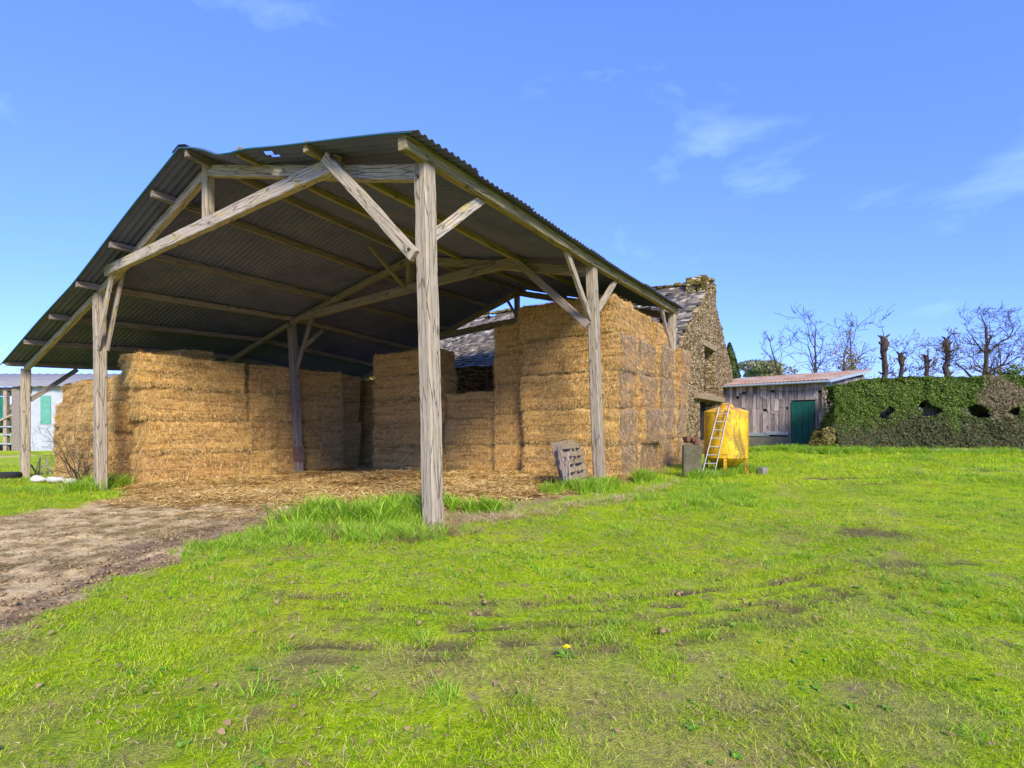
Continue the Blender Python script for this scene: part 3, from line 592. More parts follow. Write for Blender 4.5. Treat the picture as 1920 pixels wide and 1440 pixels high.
for f in range(3):
    L = FL[f]; n = [node(s, L) for s in range(4)]
    for s, w in ((0, .25), (2, .27), (3, .25)):
        t, z, off = n[s]; tb = bases.get((f, s), t); x, y = B(tb, L, 0).xy
        mat = M['wood_pale'] if (f, s) == (0, 0) else M['wood_post'] if f == 0 or s == 0 else M['wood_brown']
        ps = beam('post', B(tb, L, gzf(x, y)-.25), B(t, L, z+(off-.25 if s != 0 else off-.24)), w, w, mat, up=LD)
        if (f, s) == (1, 2):
            r_ = MB(); q0, q1 = B(tb, L, 0), B(tb+(t-tb)*.3, L, 0)
            for (za, zb) in ((gzf(x, y)+.45, gzf(x, y)+1.05),):
                pa = B(tb+(t-tb)*(za+.3)/5.8, L, za); pb = B(tb+(t-tb)*(zb+.3)/5.8, L, zb); r_.bar(pa, pb, w+.03, w+.03, up=LD)
            m = NT('red_paint', .8); m.col(m.ramp(m.noise(m.obj(), 14, 4, .7), [(.4, lin(100, 56, 50)), (.54, lin(112, 92, 78))])); o = r_.build('painted_band', m.m); o.parent = ps; o.matrix_basis = MX[ps.name].inverted()
            o['label'] = 'band of worn red paint low on the post'
    rw, rh = .15, .24; mm = [M['wood_pale'], M['wood_brown'], M['wood_brown']][f]; ml = [M['wood_post'], M['wood_brown'], M['wood_brown']][f]
    P_ = [B(a[0], L, a[1]) for a in n]
    beam('rafter', B(n[0][0]+.12, L, n[0][1]), P_[1]+GD*-.0, rw, rh, mm); beam('rafter', P_[1]+Vector((0, 0, -.02)), P_[2], rw, rh*.85, ml)
    beam('rafter', P_[2]+GD*.13-Vector((0, 0, .04)), B(n[3][0]-.15, L, n[3][1]-.02), rw, rh*.72, ml)
    # collar, king post and struts
    k0 = [(2.2, 6.10), (12.55, 6.13)] if f == 0 else None
    if f == 0: c0, c1 = solve(648, 312, 0), solve(212, 512, 0)
    elif f == 1: c0, c1 = solve(978, 490, L), solve(578, 595, L)
    else: c0, c1 = solve(1120, 572, L), solve(790, 640, L)
    lap = -LD*.15
    A_ = B(c0[0], L, c0[1])+lap; Z_ = B(c1[0], L, c1[1])+lap
    col_ = beam('collar_beam', A_, Z_, .14, .27, M['wood_lichen'] if f == 0 else M['wood_brown'])
    u = (n[1][0]-c0[0])/(c1[0]-c0[0]); mid = A_+(Z_-A_)*u
    beam('king_post', B(n[1][0], L, mid.z+(.0)), B(n[1][0], L, n[1][1]+.16), .2, .2, mm, up=LD)
    if f == 0: ra, la, lb = solve(792, 486, 0), solve(190, 655, 0), None
    elif f == 1: ra, la = solve(1108, 612, L), solve(553, 700, L)
    else: ra, la = solve(1256, 640, L), (n[2][0]-.1, 3.7)
    st = beam('strut', A_-lap*1.15+lap*2.2+Vector((0, 0, .05))+GD*.12, B(ra[0], L, ra[1])+lap*1.1, .1, .19, M['wood_pale'] if f == 0 else ml)
    if f == 0: bolt(B(ra[0]+.06, L, ra[1]+.1)+lap*1.1-LD*.06, st); bolt(A_+lap*1.2-LD*.0+GD*-.05, st)
    for dl_ in ((-.09, .13) if f == 0 else (0,)):
        beam('strut', Z_-GD*.25-lap+LD*dl_, B(la[0]-.02, L, la[1])+LD*dl_, .07, .17, M['wood_lichen'] if f == 0 else ml)
# braces along the eave line and wind braces
def sheet_z(s, L):
    t, z, o = node(s, L); return t, z+o
def plate(s, L): t, z = sheet_z(s, L); return B(t, L, z-.20)
def brace(s, La, za, Lb, mat, w=.09, h=.16): ta = node(s, La)[0]; beam('brace', B(ta, La, za), plate(s, Lb), w, h, mat)
for f_, (s_, zb_) in ((0, (0, 5.28)), (1, (0, 4.2)), (0, (2, 5.3))):
    tb_ = node(s_, FL[f_])[0]; bp = MB(); q_ = B(tb_, FL[f_]-.135, zb_)
    bp.tube([q_-BARN0, q_-LD*.03-BARN0], .026, 8); bp.build('bolt', M['iron'], barn)
brace(0, .12, 4.42, 1.50, M['wood_lichen']); brace(0, FL[1]-.10, 4.22, 4.75, M['wood_pale']); brace(0, FL[1]+.10, 4.30, 7.75, M['wood_pale'])
brace(0, FL[2]-.1, 4.2, 11.5, M['wood_brown']); brace(3, .12, 2.42, 1.5, M['wood_brown']); brace(2, FL[1]+.1, 4.2, 7.6, M['wood_brown'])
brace(3, FL[1]-.1, 2.6, 4.9, M['wood_brown'])
t_, z_ = node(1, FL[1])[:2]; beam('brace', B(t_, FL[1]-.1, z_-1.05), B(t_, 4.55, z_-.02), .07, .12, M['wood_brown'])
t_, z_ = node(1, FL[2])[:2]; beam('brace', B(t_, FL[2]-.1, z_-1.0), B(t_, 11.3, z_-.02), .07, .12, M['wood_brown'])
LA, LB = -.62, 13.0
for s, w, h in ((-.012, .16, .22), (.33, .10, .19), (.66, .10, .19), (.96, .10, .17), (1.24, .10, .17), (1.62, .10, .17), (1.98, .10, .17), (2.33, .10, .17), (2.66, .10, .17), (2.985, .10, .17)):
    segs = [LA+.03+.10*random.random(), FL[1], LB-.12]
    for a, b in zip(segs[:-1], segs[1:]):
        ta, za = sheet_z(s, a); tb, zb = sheet_z(s, b); d_ = h/2+.035
        front = M['wood_moss'] if s < .9 else (M['wood_post'] if s > 1.1 else M['wood_moss'])
        beam('purlin', B(ta, a, za-d_), B(tb, b, zb-d_), w, h, front if a < 1 and s < .9 else M['wood_brown'] if s > .9 else M['wood_moss'], jit=.006)
# corrugated sheets, waves running down the slope
def roof_sheet(s0, s1, holes, sag, name='roof_sheet'):
    per, amp = .146, .020; nl = int((LB-LA)/per*8); ns = 26; Ls = np.linspace(LA, LB, nl+1); V = np.zeros((ns+1, nl+1, 3))
    for i in range(ns+1):
        s = s0+(s1-s0)*i/ns
        if s0 < -.01: pass
        for j, L in enumerate(Ls):
            t, z, o = node(s, L); z += o+amp*math.sin(2*PI*L/per)+sag(s, L)
            V[i, j] = bw(t, L, z)-BARN0
    jag = (vnoise(np.floor(Ls/.9)*3.7, np.zeros_like(Ls)+s0*5)-.5)*.10
    V[0, :, :2] += np.outer(jag, np.array(GD[:2])) if s0 < 0 else 0
    idx = np.arange((ns+1)*(nl+1)).reshape(ns+1, nl+1); Q = np.stack([idx[:-1, :-1], idx[:-1, 1:], idx[1:, 1:], idx[1:, :-1]], -1)
    keep = np.ones((ns, nl), bool)
    Sm = (s0+(s1-s0)*(np.arange(ns)+.5)/ns)[:, None]; Lm = ((Ls[:-1]+Ls[1:])/2)[None]
    for hs, hl, rs, rl in holes: keep &= ((Sm-hs)/rs)**2+((Lm-hl)/rl)**2 > 1
    me = npmesh(name, V.reshape(-1, 3), Q[keep], True); o = link(name, me, M['sheet'], barn)
    sd = o.modifiers.new('thickness', 'SOLIDIFY'); sd.thickness = .006; sd.offset = 1
    return o
def hole_at(px, py):
    best = None
    for s in np.linspace(.02, .98, 97):
        for L in np.linspace(-.55, 2.5, 62):
            t, z, o = node(float(s), float(L)); P = bw(t, L, z+o); e = (960+F*P.x/P.y-px)**2+(YH-F*(P.z-CAMZ)/P.y-py)**2
            if best is None or e < best[0]: best = (e, s, L)
    return best[1:]
HOLE_SL = [hole_at(527, 293)+(.011, .11), hole_at(573, 295)+(.008, .055), hole_at(506, 278)+(.010, .05), hole_at(514, 281)+(.008, .04)]
def sag_r(s, L): return .012*math.sin(s*9+L*.7)-.09*math.sin(PI*min(max(s, 0), 1))+(.0 if L > 2 else -.13*math.exp(-((s-.74)/.09)**2)*(1-max(L, 0)/2))
def sag_l(s, L): return .02*math.sin(s*6+L*.8)
roof_sheet(-.055, 1.02, HOLE_SL, sag_r)
roof_sheet(1.0, 2.02, [], lambda s, L: sag_l(s, L)+.012); roof_sheet(2.0, 3.04, [], sag_l)
b = MB(); pts = []
for i in range(21):
    s = 1+2.04*i/20; t, z, o = node(min(s, 3.04), LA-.02); pts.append(B(t, LA+.01, z+o-.005+sag_l(s, LA)+.020*math.sin(2*PI*LA/.146))-BARN0)
b.tube(pts, .018, 6); pts = [B(*((lambda q: (q[0], LA+.01, q[1]+q[2]-.005+sag_r(s_, LA)+.020*math.sin(2*PI*LA/.146)))(node(s_, LA-.02))))-BARN0 for s_ in np.linspace(-.05, 1, 14)]
b.tube(pts, .014, 6); o = b.build('verge_strip', M['teal'], barn); o['label'] = 'thin teal edging strip along the front verge of the roof'
b = MB(); pts = []
for i in range(24):
    L = LA+(LB-LA)*i/23; t, z, o = node(1, L); a = B(t, L, z+o+.045)-BARN0; a2 = B(t-.3, L, z+o-.035)-BARN0; a3 = B(t+.3, L, z+o-.035)-BARN0; pts.append((a2, a, a3))
b.add([v for p3 in pts for v in p3], [(i*3+k, i*3+k+1, i*3+k+4, i*3+k+3) for i in range(23) for k in range(2)]); o = b.build('ridge_cap', M['sheet'], barn)
sd = o.modifiers.new('t', 'SOLIDIFY'); sd.thickness = .008

# ------------------------------------------------------------------ straw bales
def bale_mesh(sx, sy, sz, seed, grey=None, nstraw=1700):
    """box bale: x its long side, straws sticking out; local origin at the middle of its foot. grey: +1 / -1 = weathered end at that x"""
    g = np.random.default_rng(seed); res = .085; V = []; Q = []; MI = []; off = 0
    faces = [((1, 0, 0), (0, 1, 0), (0, 0, 1), sx, sy, sz), ((-1, 0, 0), (0, -1, 0), (0, 0, 1), sx, sy, sz), ((0, 1, 0), (-1, 0, 0), (0, 0, 1), sy, sx, sz), ((0, -1, 0), (1, 0, 0), (0, 0, 1), sy, sx, sz), ((0, 0, 1), (1, 0, 0), (0, 1, 0), sz, sx, sy)]
    ph = g.uniform(0, 50)
    def shape(P):
        """P on the unit-box surface -> rounded, bulging, lumpy"""
        h = np.array([sx/2, sy/2, sz/2]); c = .095
        inner = np.clip(P, -(h-c), h-c); d = P-inner; l = np.linalg.norm(d, axis=1, keepdims=True)+1e-9
        P = inner+d/l*np.minimum(l, c)
        n = (d/l)
        lump = (fbm(P[:, 0]*2.2+ph+P[:, 2]*1.3, P[:, 1]*2.2+P[:, 2]*2.9+ph, 1, 3)-.5)*.17+(fbm(P[:, 0]*9+ph, P[:, 1]*9+P[:, 2]*9, 2, 2)-.5)*.075
        # string grooves pull the long faces in; bulge between the ends
        gr = np.zeros(len(P))
        for k in (-.17, .17): gr -= .030*np.exp(-((P[:, 2]-k*sz-.02*np.sin(P[:, 0]*2+ph))/.035)**2)*(np.abs(n[:, 1]) > .5)
        seam = -.04*np.exp(-((np.abs(P[:, 2])-sz/2)/.08)**2)
        for k in (-.3, 0, .3): gr -= .028*np.exp(-((P[:, 1]-k*sy)/.035)**2)*(np.abs(n[:, 0]) > .5)
        return P+n*(lump+gr+seam)[:, None]
    for nrm, u, v, dn, du, dv in faces:
        nu, nv = max(3, int(du/res)), max(3, int(dv/res)); a, b = np.meshgrid(np.linspace(-.5, .5, nu+1)*du, np.linspace(-.5, .5, nv+1)*dv)
        P = np.outer(a.ravel(), u)+np.outer(b.ravel(), v)+np.array(nrm)*dn/2; V.append(shape(P)); idx = np.arange((nu+1)*(nv+1)).reshape(nv+1, nu+1)+off
        q = np.stack([idx[:-1, :-1], idx[:-1, 1:], idx[1:, 1:], idx[1:, :-1]], -1).reshape(-1, 4); Q.append(q); off += len(P)
        MI += [1 if (grey and nrm[0] == grey) else 0]*len(q)
    # bottom closes the box
    h = (sx/2-.08, sy/2-.08, -sz/2+.03); V.append(np.array([(-h[0], -h[1], h[2]), (h[0], -h[1], h[2]), (h[0], h[1], h[2]), (-h[0], h[1], h[2])])); Q.append(np.array([[off+3, off+2, off+1, off]])); MI.append(0); off += 4
    # straws
    area = np.array([f[4]*f[5]*(1. if f[0][2] == 0 else .45) for f in faces]); n = int(nstraw*area.sum()); fi = g.choice(5, n, p=area/area.sum())
    C = np.zeros((n, 3)); Nn = np.zeros((n, 3))
    for k, (nrm, u, v, dn, du, dv) in enumerate(faces):
        mk = fi == k; m_ = mk.sum(); edge = g.uniform(size=m_) < .2
        a = g.uniform(-.5, .5, m_)*du; b = np.where(edge, np.where(g.uniform(size=m_) < .5, -.5, .5), g.uniform(-.5, .5, m_))*dv
        C[mk] = np.outer(a, u)+np.outer(b, v)+np.array(nrm)*dn/2; Nn[mk] = nrm
    C = shape(C); D = g.normal(size=(n, 3))*.75; D[:, 2] -= 1.0; D -= Nn*(D*Nn).sum(1)[:, None]; D /= np.linalg.norm(D, axis=1)[:, None]+1e-9
    D = D+Nn*np.abs(g.normal(0, .32, n))[:, None]; D /= np.linalg.norm(D, axis=1)[:, None]
    L = g.uniform(.03, .14, n)[:, None]; S = np.cross(D, Nn); S /= np.linalg.norm(S, axis=1)[:, None]+1e-9; w = g.uniform(.002, .0045, n)[:, None]
    C = C+Nn*g.uniform(.0, .012, n)[:, None]; T = C+D*L; T[:, 2] -= L[:, 0]*.15
    SV = np.stack([C-S*w, C+S*w, T+S*w*.6, T-S*w*.6], 1).reshape(-1, 3); V.append(SV)
    Q.append(np.arange(n*4).reshape(-1, 4)+off); MI += [3 if (grey and Nn[i][0] == grey and g.uniform() < .6) else 2 for i in range(n)]
    V = np.vstack(V); V[:, 2] += sz/2
    me = npmesh('bale', V, np.vstack(Q), True, MI)
    for mm_ in ('straw', 'straw_weathered', 'straw_blade', 'straw_blade_grey'): me.materials.append(M[mm_])
    return me
BM = {}
def bale(t, L, z, sx, sy, sz, along, label, group, grey=None, var=0, tilt=0, dz=0):
    """centre (t, L); along 'L' or 't' is the way its long side lies"""
    key = (round(sx, 2), round(sy, 2), round(sz, 2), grey, var)
    if key not in BM: BM[key] = bale_mesh(sx, sy, sz, int(sx*100+sy*1731+sz*57+var*977+(grey or 0)*13) & 0xffff, grey)
    o = bpy.data.objects.new('straw_bale', BM[key]); COL.objects.link(o); o.location = bw(t, L, z)
    o.rotation_euler = (random.gauss(0, .006), random.gauss(0, .008)+tilt, (PI/2-YAW if along == 'L' else PI-YAW)+random.gauss(0, .012))
    return tag(o, label, 'straw bale', group)
ORD = ['bottom', 'second', 'third', 'fourth', 'fifth']
# along 't': local +x points to growing t; the open right-hand ends are at -x
Gr = 'bales of the tall stack at the right edge of the barn'
hR = 1.085
for c in range(4):
    for k in range(5 if c < 3 else 4):
        sy = [1.35, 1.70, 1.60, 1.2][c]; Lc = [8.60, 10.14, 11.80, 13.20][c]; te = [.0, -.12, -.26, -.40][c]+random.uniform(-.08, .08)+(-.16 if (k, c) == (1, 1) else 0)+(.16 if k == 4 else 0)
        z0 = -.14+[0, .03, .1, .15][c]
        lab = 'golden straw bale, %s layer up, at the front corner of the tall right stack' % ORD[k] if c == 0 else \
              'straw bale with %s end, %s layer up, %s column behind the tall right stack corner' % ('golden' if k == 4 else 'greyish', ORD[k], ['', 'first', 'second', 'third'][c])
        wid = 3.3; bale(te+wid/2, Lc, z0+k*(hR-.012*c)-((0, .10, .28, 0)[c] if k == 4 else 0), wid, sy, hR+.0, 't', lab, Gr, grey=None if k == 4 else -1, var=(k+c) % 3)
# left stack facing the middle of the barn: one long bale then two pairs of cross-laid ones per layer
Gl = 'bales of the long left stack'; hL = 1.06
def foot(t, L): return float(hgt(*bw(t, L).xy))
for k in range(4):
    z = -.47+k*hL+.0; j = [.0, -.10, .06, -.04][k]+random.uniform(-.03, .03)
    bale(12.95+.62+j, 2.72+[.05, .15, .0, -.12][k], z, 3.40, 1.25, hL+.02, 'L', 'long straw bale, %s layer up, at the near corner of the left stack' % ORD[k], Gl, var=k % 2)
    for c in range(4):
        Lc = [5.0, 6.08, 7.12, 8.12][c]; lab = 'straw bale laid crosswise, %s layer up, %s from the long corner bale of left stack' % (ORD[k], ['next', 'second', 'third', 'fourth'][c])
        bale(12.95+1.22+[0, .05, .1, .1][c]+random.uniform(-.05, .05), Lc+.03, z, 2.45, 1.06, hL+.02, 't', lab, Gl, var=(k+c) % 3)
    bale(13.45+1.2+j, 9.35, z-.02, 2.4, 1.25, hL+.02, 't', 'shaded straw bale, %s layer up, set back past the crosswise bales' % ORD[k], Gl, var=5)
for k in range(4):
    bale(13.35+1.2-k*.05, 11.2+.05*k, -.45+k*1.02, 2.4, 1.3, 1.04, 't', 'dark straw bale, %s layer up, in the gap beside the back stack' % ORD[k], Gl, var=6)
# outer left stack, end on to the yard
Go = 'bales of the outer left stack'
for k in range(4):
    for c in range(2):
        if k == 3:
            bale([15.35, 18.0][c], 1.35+.05*c, -.55+3*.95-.02, 2.75, 1.1, .80, 't', ['loose sagging straw bale on top of the outer left stack, right one', 'loose sagging straw bale on top of the outer left stack, left one'][c], Go, var=8+c, tilt=[.05, .02][c]); continue
        bale([15.35, 18.0][c]+[0, .1, -.1][k], 1.15+random.uniform(-.05, .05), -.55+k*.95, 2.7, 1.15, .97, 't', 'brownish straw bale, %s layer up, %s outer left post' % (ORD[k], ['between the left post and', 'beside the'][c]), Go, grey=None, var=10+c+k % 2)
for k in range(5):
    bale(15.6, 3.3, -.5+k*.94, 2.7, 1.2, .96, 't', 'straw bale behind the outer left stack, %s layer up' % ORD[k], Go, var=12)
# back row closing the barn: five-layer stub, low wall, five-layer tower
Gb = 'bales of the back row'
for k in range(5):
    j = [.0, .05, -.1, .1, .16][k]; z = foot(8, 9)-.03+k*.94
    bale(9.0+j-[0, .0, 0, .1, .1][k], 8.95, z, 3.75-[0, .1, 0, .1, .2][k], .95, .96, 't', 'long straw bale, %s layer up, of the back stack left of the slate roof view' % ORD[k], Gb, var=20+k % 2)
for k in range(3):
    bale(5.95, 9.25, foot(5, 9)-.03+k*.95, 2.5, 1.25, .97, 't', 'straw bale, %s layer up, of the low back wall under the slate roof' % ORD[k], Gb, var=22)
for k in range(5):
    bale(4.02+random.uniform(-.04, .04), 9.35, foot(4, 9)-.03+k*1.0, 2.0, 1.36, 1.02, 'L', 'dark straw bale, %s layer up, of the back stack half behind the tall right stack' % ORD[k], Gb, var=23)

# ------------------------------------------------------------------ stone farmhouse behind the barn
HL0, HL1, HR = 14.0, 24.8, 19.4; EZ, RZ = 4.45, 8.15; TLEN = 15.5
house = empty('stone_farmhouse', bw(0, HL0, 0), 'ruined rubble stone farmhouse with mossy slate roof behind the barn', 'farmhouse', rz=YAW-0)
H0 = bw(0, HL0, 0)
# local frame of the house: x = away from the gable (t), y = depth (L - HL0)
Hm = Matrix((GD, LD, Vector((0, 0, 1)))).transposed().to_4x4()
house.rotation_euler = (0, 0, 0)
def hp(t, L, z): return H0+GD*t+LD*(L-HL0)+Vector((0, 0, z))-H0
def roofline(L): return EZ+(RZ-EZ)*(1-abs(L-HR)/(HR-HL0))
def wall_grid(fn, us, zs, top, opens, thick, name, mat, amp=.02, cell=None):
    """wall with rectangular openings; fn(u, z, depth) -> point"""
    us = sorted(set([round(u, 3) for u in us]+[round(e, 3) for o in opens for e in o[:2]])); zs = sorted(set([round(z, 3) for z in zs]+[round(e, 3) for o in opens for e in o[2:]]))
    V = []; Fs = []; id_ = {}
    def vid(i, j, d):
        z = min(zs[j], top(us[i])); k = (i, round(z, 3), d)
        if k not in id_:
            n = (vnoise(np.array(us[i]*7.3), np.array(z*11.1), 5)-.5)*amp*2 if d == 0 else 0
            r = (vnoise(np.array(us[i]*2.3), np.array(1.0), 8)-.5)*.07 if zs[j] >= top(us[i]) else 0
            id_[k] = len(V); V.append(fn(us[i], z+r, d*thick-float(n)))
        return id_[k]
    ins = lambda u, z: any(o[0] < u < o[1] and o[2] < z < o[3] for o in opens)
    cellon = {}
    for i in range(len(us)-1):
        for j in range(len(zs)-1):
            if zs[j] >= max(top(us[i]), top(us[i+1])) or ins((us[i]+us[i+1])/2, (zs[j]+zs[j+1])/2): continue
            cellon[i, j] = 1
    for (i, j) in cellon:
        a = [vid(i, j, 0), vid(i+1, j, 0), vid(i+1, j+1, 0), vid(i, j+1, 0)]; b_ = [vid(i, j, 1), vid(i+1, j, 1), vid(i+1, j+1, 1), vid(i, j+1, 1)]
        def addf(f):
            f = [v for n_, v in enumerate(f) if v != f[n_-1]]
            if len(set(f)) > 2: Fs.append(f)
        addf(a); addf(b_[::-1])
        if (i-1, j) not in cellon: addf([a[0], a[3], b_[3], b_[0]])
        if (i+1, j) not in cellon: addf([a[2], a[1], b_[1], b_[2]])
        if (i, j-1) not in cellon: addf([a[1], a[0], b_[0], b_[1]])
        if (i, j+1) not in cellon: addf([a[3], a[2], b_[2], b_[3]])
    me = bpy.data.meshes.new(name); me.from_pydata(V, [], Fs); me.update(); return link(name, me, mat, house)
WIN = (18.1, 20.2, 2.95, 5.05); DOOR = (17.3, 20.3, .75, 2.58)
wall_grid(lambda u, z, d: hp(d, u, z), np.arange(HL0, HL1+.1, .18), np.arange(-.3, 8.4, .18), lambda L: roofline(L)-.02, [WIN, DOOR], .55, 'gable_wall', M['stone'])
wall_grid(lambda u, z, d: hp(u, HL0+d, z), np.arange(.56, TLEN, .3), np.arange(-.3, EZ+.3, .3), lambda u: EZ-.12, [(3.0, 4.2, -.3, 2.1), (7, 8, .9, 2.2), (11, 12.2, -.3, 2.1)], .5, 'front_wall', M['stone'])
wall_grid(lambda u, z, d: hp(u, HL1-d, z), np.arange(.56, TLEN, .5), np.arange(-.3, EZ+.3, .5), lambda u: EZ-.12, [], .5, 'rear_wall', M['stone'])
wall_grid(lambda u, z, d: hp(TLEN-d, u, z), np.arange(HL0+.5, HL1-.4, .4), np.arange(-.3, 8.4, .4), lambda L: roofline(L)-.1, [], .5, 'far_gable_wall', M['stone'])
def hbox(name, t0, t1, L0, L1, z0, z1, mat, label=None, bev=.02, par=None):
    b = MB(); b.box(hp((t0+t1)/2, (L0+L1)/2, (z0+z1)/2), (abs(t1-t0), abs(L1-L0), z1-z0), Hm.to_3x3()); o = b.build(name, mat, par or house, bev=bev)
    if label: o['label'] = label
    return o
hbox('lintel', -.04, .3, 17.8, 20.5, 5.05, 5.32, M['slab'])
hbox('lintel', -.22, .3, 16.2, 21.6, 2.60, 2.84, M['slab'], 'long stone lintel over the lower opening')
hbox('window_sill', -.05, .3, 18.0, 20.3, 2.86, 2.95, M['slab'])
b = MB()
for i in range(24): b.box(hp(.44, 19.15, 3.0+i*.087), (.02, 2.06, .060), Hm.to_3x3() @ Matrix.Rotation(.45, 3, 'Y'))
lv = b.build('louvre_shutter', M['batten'], house)
hbox('dark_window_panel', .50, .56, 18.0, 20.3, 2.9, 5.1, M['dark'])  # dark panel added behind the louvres, standing in for the shade indoors
hbox('dark_opening_panel', .45, .56, 17.3, 20.3, .75, 2.58, M['dark'])  # dark sheet put into the lower opening, its colour imitating interior shade
# chimney stub, mossy and broken
V = []; b = MB()
for k in range(46):
    t, L, z = random.uniform(.12, .85), random.uniform(18.7, 20.7), random.uniform(7.7, 8.55)
    if z > 8.3 and (L < 19.0 or random.random() < .3): continue
    b.box(hp(t, L, z), (random.uniform(.25, .5), random.uniform(.3, .6), random.uniform(.12, .26)), Hm.to_3x3() @ Matrix.Rotation(random.gauss(0, .08), 3, 'X'))
b.box(hp(.5, 19.7, 7.75), (.94, 2.1, 1.3), Hm.to_3x3()); b.build('chimney', M['stone_moss'], house, bev=.03)
# roof: lapped slates on battens, a few gone
def slates(name, side, t0, t1, seed, step=.26):
    g = random.Random(seed); b = MB(); sl = math.hypot(HR-HL0, RZ-EZ); rows = int(sl/step); a = math.atan2(RZ-EZ, HR-HL0)
    dn = LD*(-side)*math.cos(a)+Vector((0, 0, -math.sin(a))); nr = Vector((0, 0, math.cos(a)))+LD*(-side)*math.sin(a)
    for r in range(rows+2):
        t = t0+g.uniform(0, .2); s0 = r*step-.05
        while t < t1:
            w = g.uniform(.20, .36); u = s0/sl; tt = t+w/2
            hole = (fbm(np.array(tt*.8), np.array(s0*.8), 77) > .66) or (1.6 < tt < 3.4 and .8 < s0 < 1.5 and g.random() < .75) or (2.2 < tt < 2.9 and 1.3 < s0 < 2.2 and g.random() < .5) or g.random() < .02
            if not hole:
                L_ = HR-side*(HR-HL0)*u; z = RZ+.10-(RZ-EZ)*u
                sagz = -.10*math.sin(tt*.45)*math.sin(PI*min(u, 1))-.05*math.sin(tt*1.7+s0)
                c = hp(tt, L_, z+sagz)+dn*(step*.6); R = Matrix((GD, dn, nr)).transposed() @ Matrix.Rotation(g.gauss(.08, .06), 3, 'X') @ Matrix.Rotation(g.gauss(0, .12), 3, 'Z') @ Matrix.Rotation(g.gauss(0, .06), 3, 'Y')
                b.box(c, (w*.97, step*1.75*g.uniform(.9, 1.1), g.uniform(.018, .035)), R)
            t += w
    return b.build(name, M['slate'], house)
s_ = slates('roof', 1, .0, TLEN, 3); s_['label'] = 'front slope of uneven grey slates with gaps and moss'
slates('roof', -1, .0, TLEN, 4, .4)
b = MB()
a_ = math.atan2(RZ-EZ, HR-HL0)
for side in (1, -1):
    for r in range(14):
        u = (r+.5)/14; L_ = HR-side*(HR-HL0)*u; z = RZ+.0-(RZ-EZ)*u-.03; b.bar(hp(.1, L_, z), hp(TLEN-.1, L_, z), .04, .05)
    for i in range(12):
        t = .7+i*1.3; b.bar(hp(t, HR, RZ-.1), hp(t, HR-side*(HR-HL0), EZ-.1), .1, .14)
b.build('battens', M['batten'], house)
b = MB(); g = random.Random(5)
for i in range(70):
    t = i*TLEN/70
    b.box(hp(t, HR+g.gauss(0, .02), RZ+.14+g.uniform(-.04, .05)), (.30, g.uniform(.3, .42), g.uniform(.06, .14)), Hm.to_3x3() @ Matrix.Rotation(g.gauss(0, .1), 3, 'Y'))
b.build('ridge_tiles', M['stone_moss'], house, bev=.02)
# low rendered wall with broken bricks by the gable
lw = bw(-.75, 13.6); lw = Vector((4.95, 14.35, gzf(4.95, 14.35)-.1))
b = MB(); b.box((.14, 0, .46), (.50, .35, 1.12), Matrix.Rotation(-.25, 3, 'Z')); o = b.build('low_wall', plain('render_wall', lin(112, 104, 78), lin(70, 68, 48), 3.2, .95, 1.0), loc=lw, bev=.05); tag(o, 'low rendered concrete wall between the straw bales and the yellow tank', 'wall')
for i, (dx, dz_, w, lb) in enumerate([(.0, .0, .24, 'broken brick lump on the low wall, nearest the bales'), (.24, -.06, .18, 'broken brick lump on the low wall, nearest the ladder')]):
    b = MB(); g = random.Random(i)
    for k in range(5): b.box((g.uniform(-.07, .07), g.uniform(-.06, .06), .06+g.uniform(0, .14)), (w*g.uniform(.5, .8), .16, g.uniform(.08, .14)), Matrix.Rotation(g.uniform(-.5, .5), 3, 'Z') @ Matrix.Rotation(g.gauss(0, .2), 3, 'Y'))
    tag(b.build('broken_bricks', plain('brick%d' % i, lin(96, 60, 42), lin(132, 92, 66)), loc=lw+Vector((dx, dz_, 1.01)), bev=.01), lb, 'bricks')

# ------------------------------------------------------------------ yellow tank, ladder, block
TX, TY = 6.42, 15.2; TZ = gzf(TX, TY)
tank = empty('yellow_tank', (TX, TY, TZ), 'yellow steel tank streaked with rust standing on short legs beside the stone gable', 'tank', rz=0)
b = MB(); R_ = .615; b.lathe([(0, .18), (.10, .18), (.35, .30), (R_-.01, .50), (R_+.005, .515), (R_+.005, .535), (R_, .54), (R_, 1.1), (R_, 1.185), (R_+.008, 1.19), (R_+.008, 1.205), (R_, 1.21), (R_, 1.84), (R_+.01, 1.845), (R_+.01, 1.875), (R_-.02, 1.895), (.42, 1.97), (.2, 2.01), (0, 2.02)], 56)
b.build('shell', M['tank'], tank, smooth_=True).modifiers.new('e', 'EDGE_SPLIT').split_angle = math.radians(40)
b = MB(); b.lathe([(.0, 2.20), (.19, 2.20), (.20, 2.19), (.20, 2.15), (.215, 2.145), (.215, 2.10), (.20, 2.05)], 30, (-.02, -.05, -.12)); lid = b.build('lid', M['tank'], tank)
b = MB(); b.tube([(-.1, -.05, 2.07), (-.1, -.05, 2.12), (.06, -.05, 2.12), (.06, -.05, 2.07)], .012, 6); b.build('handle', M['tank'], lid)
for k in range(4):
    a = PI/4+k*PI/2+.35; x, y = math.cos(a)*(R_-.06), math.sin(a)*(R_-.06); b = MB(); b.box((x, y, .30), (.09, .09, .72), Matrix.Rotation(a, 3, 'Z')); b.box((x*1.03, y*1.03, .64), (.15, .13, .02), Matrix.Rotation(a, 3, 'Z')); b.build('leg', M['tank'], tank, bev=.006)
b = MB(); b.tube([(0, 0, .2), (0, 0, .05), (.1, -.25, .03)], .05, 10); b.build('outlet_pipe', M['iron'], tank)
y0 = 14.25; x0 = (1325-960)/F*y0; Zg = gzf(x0, y0)
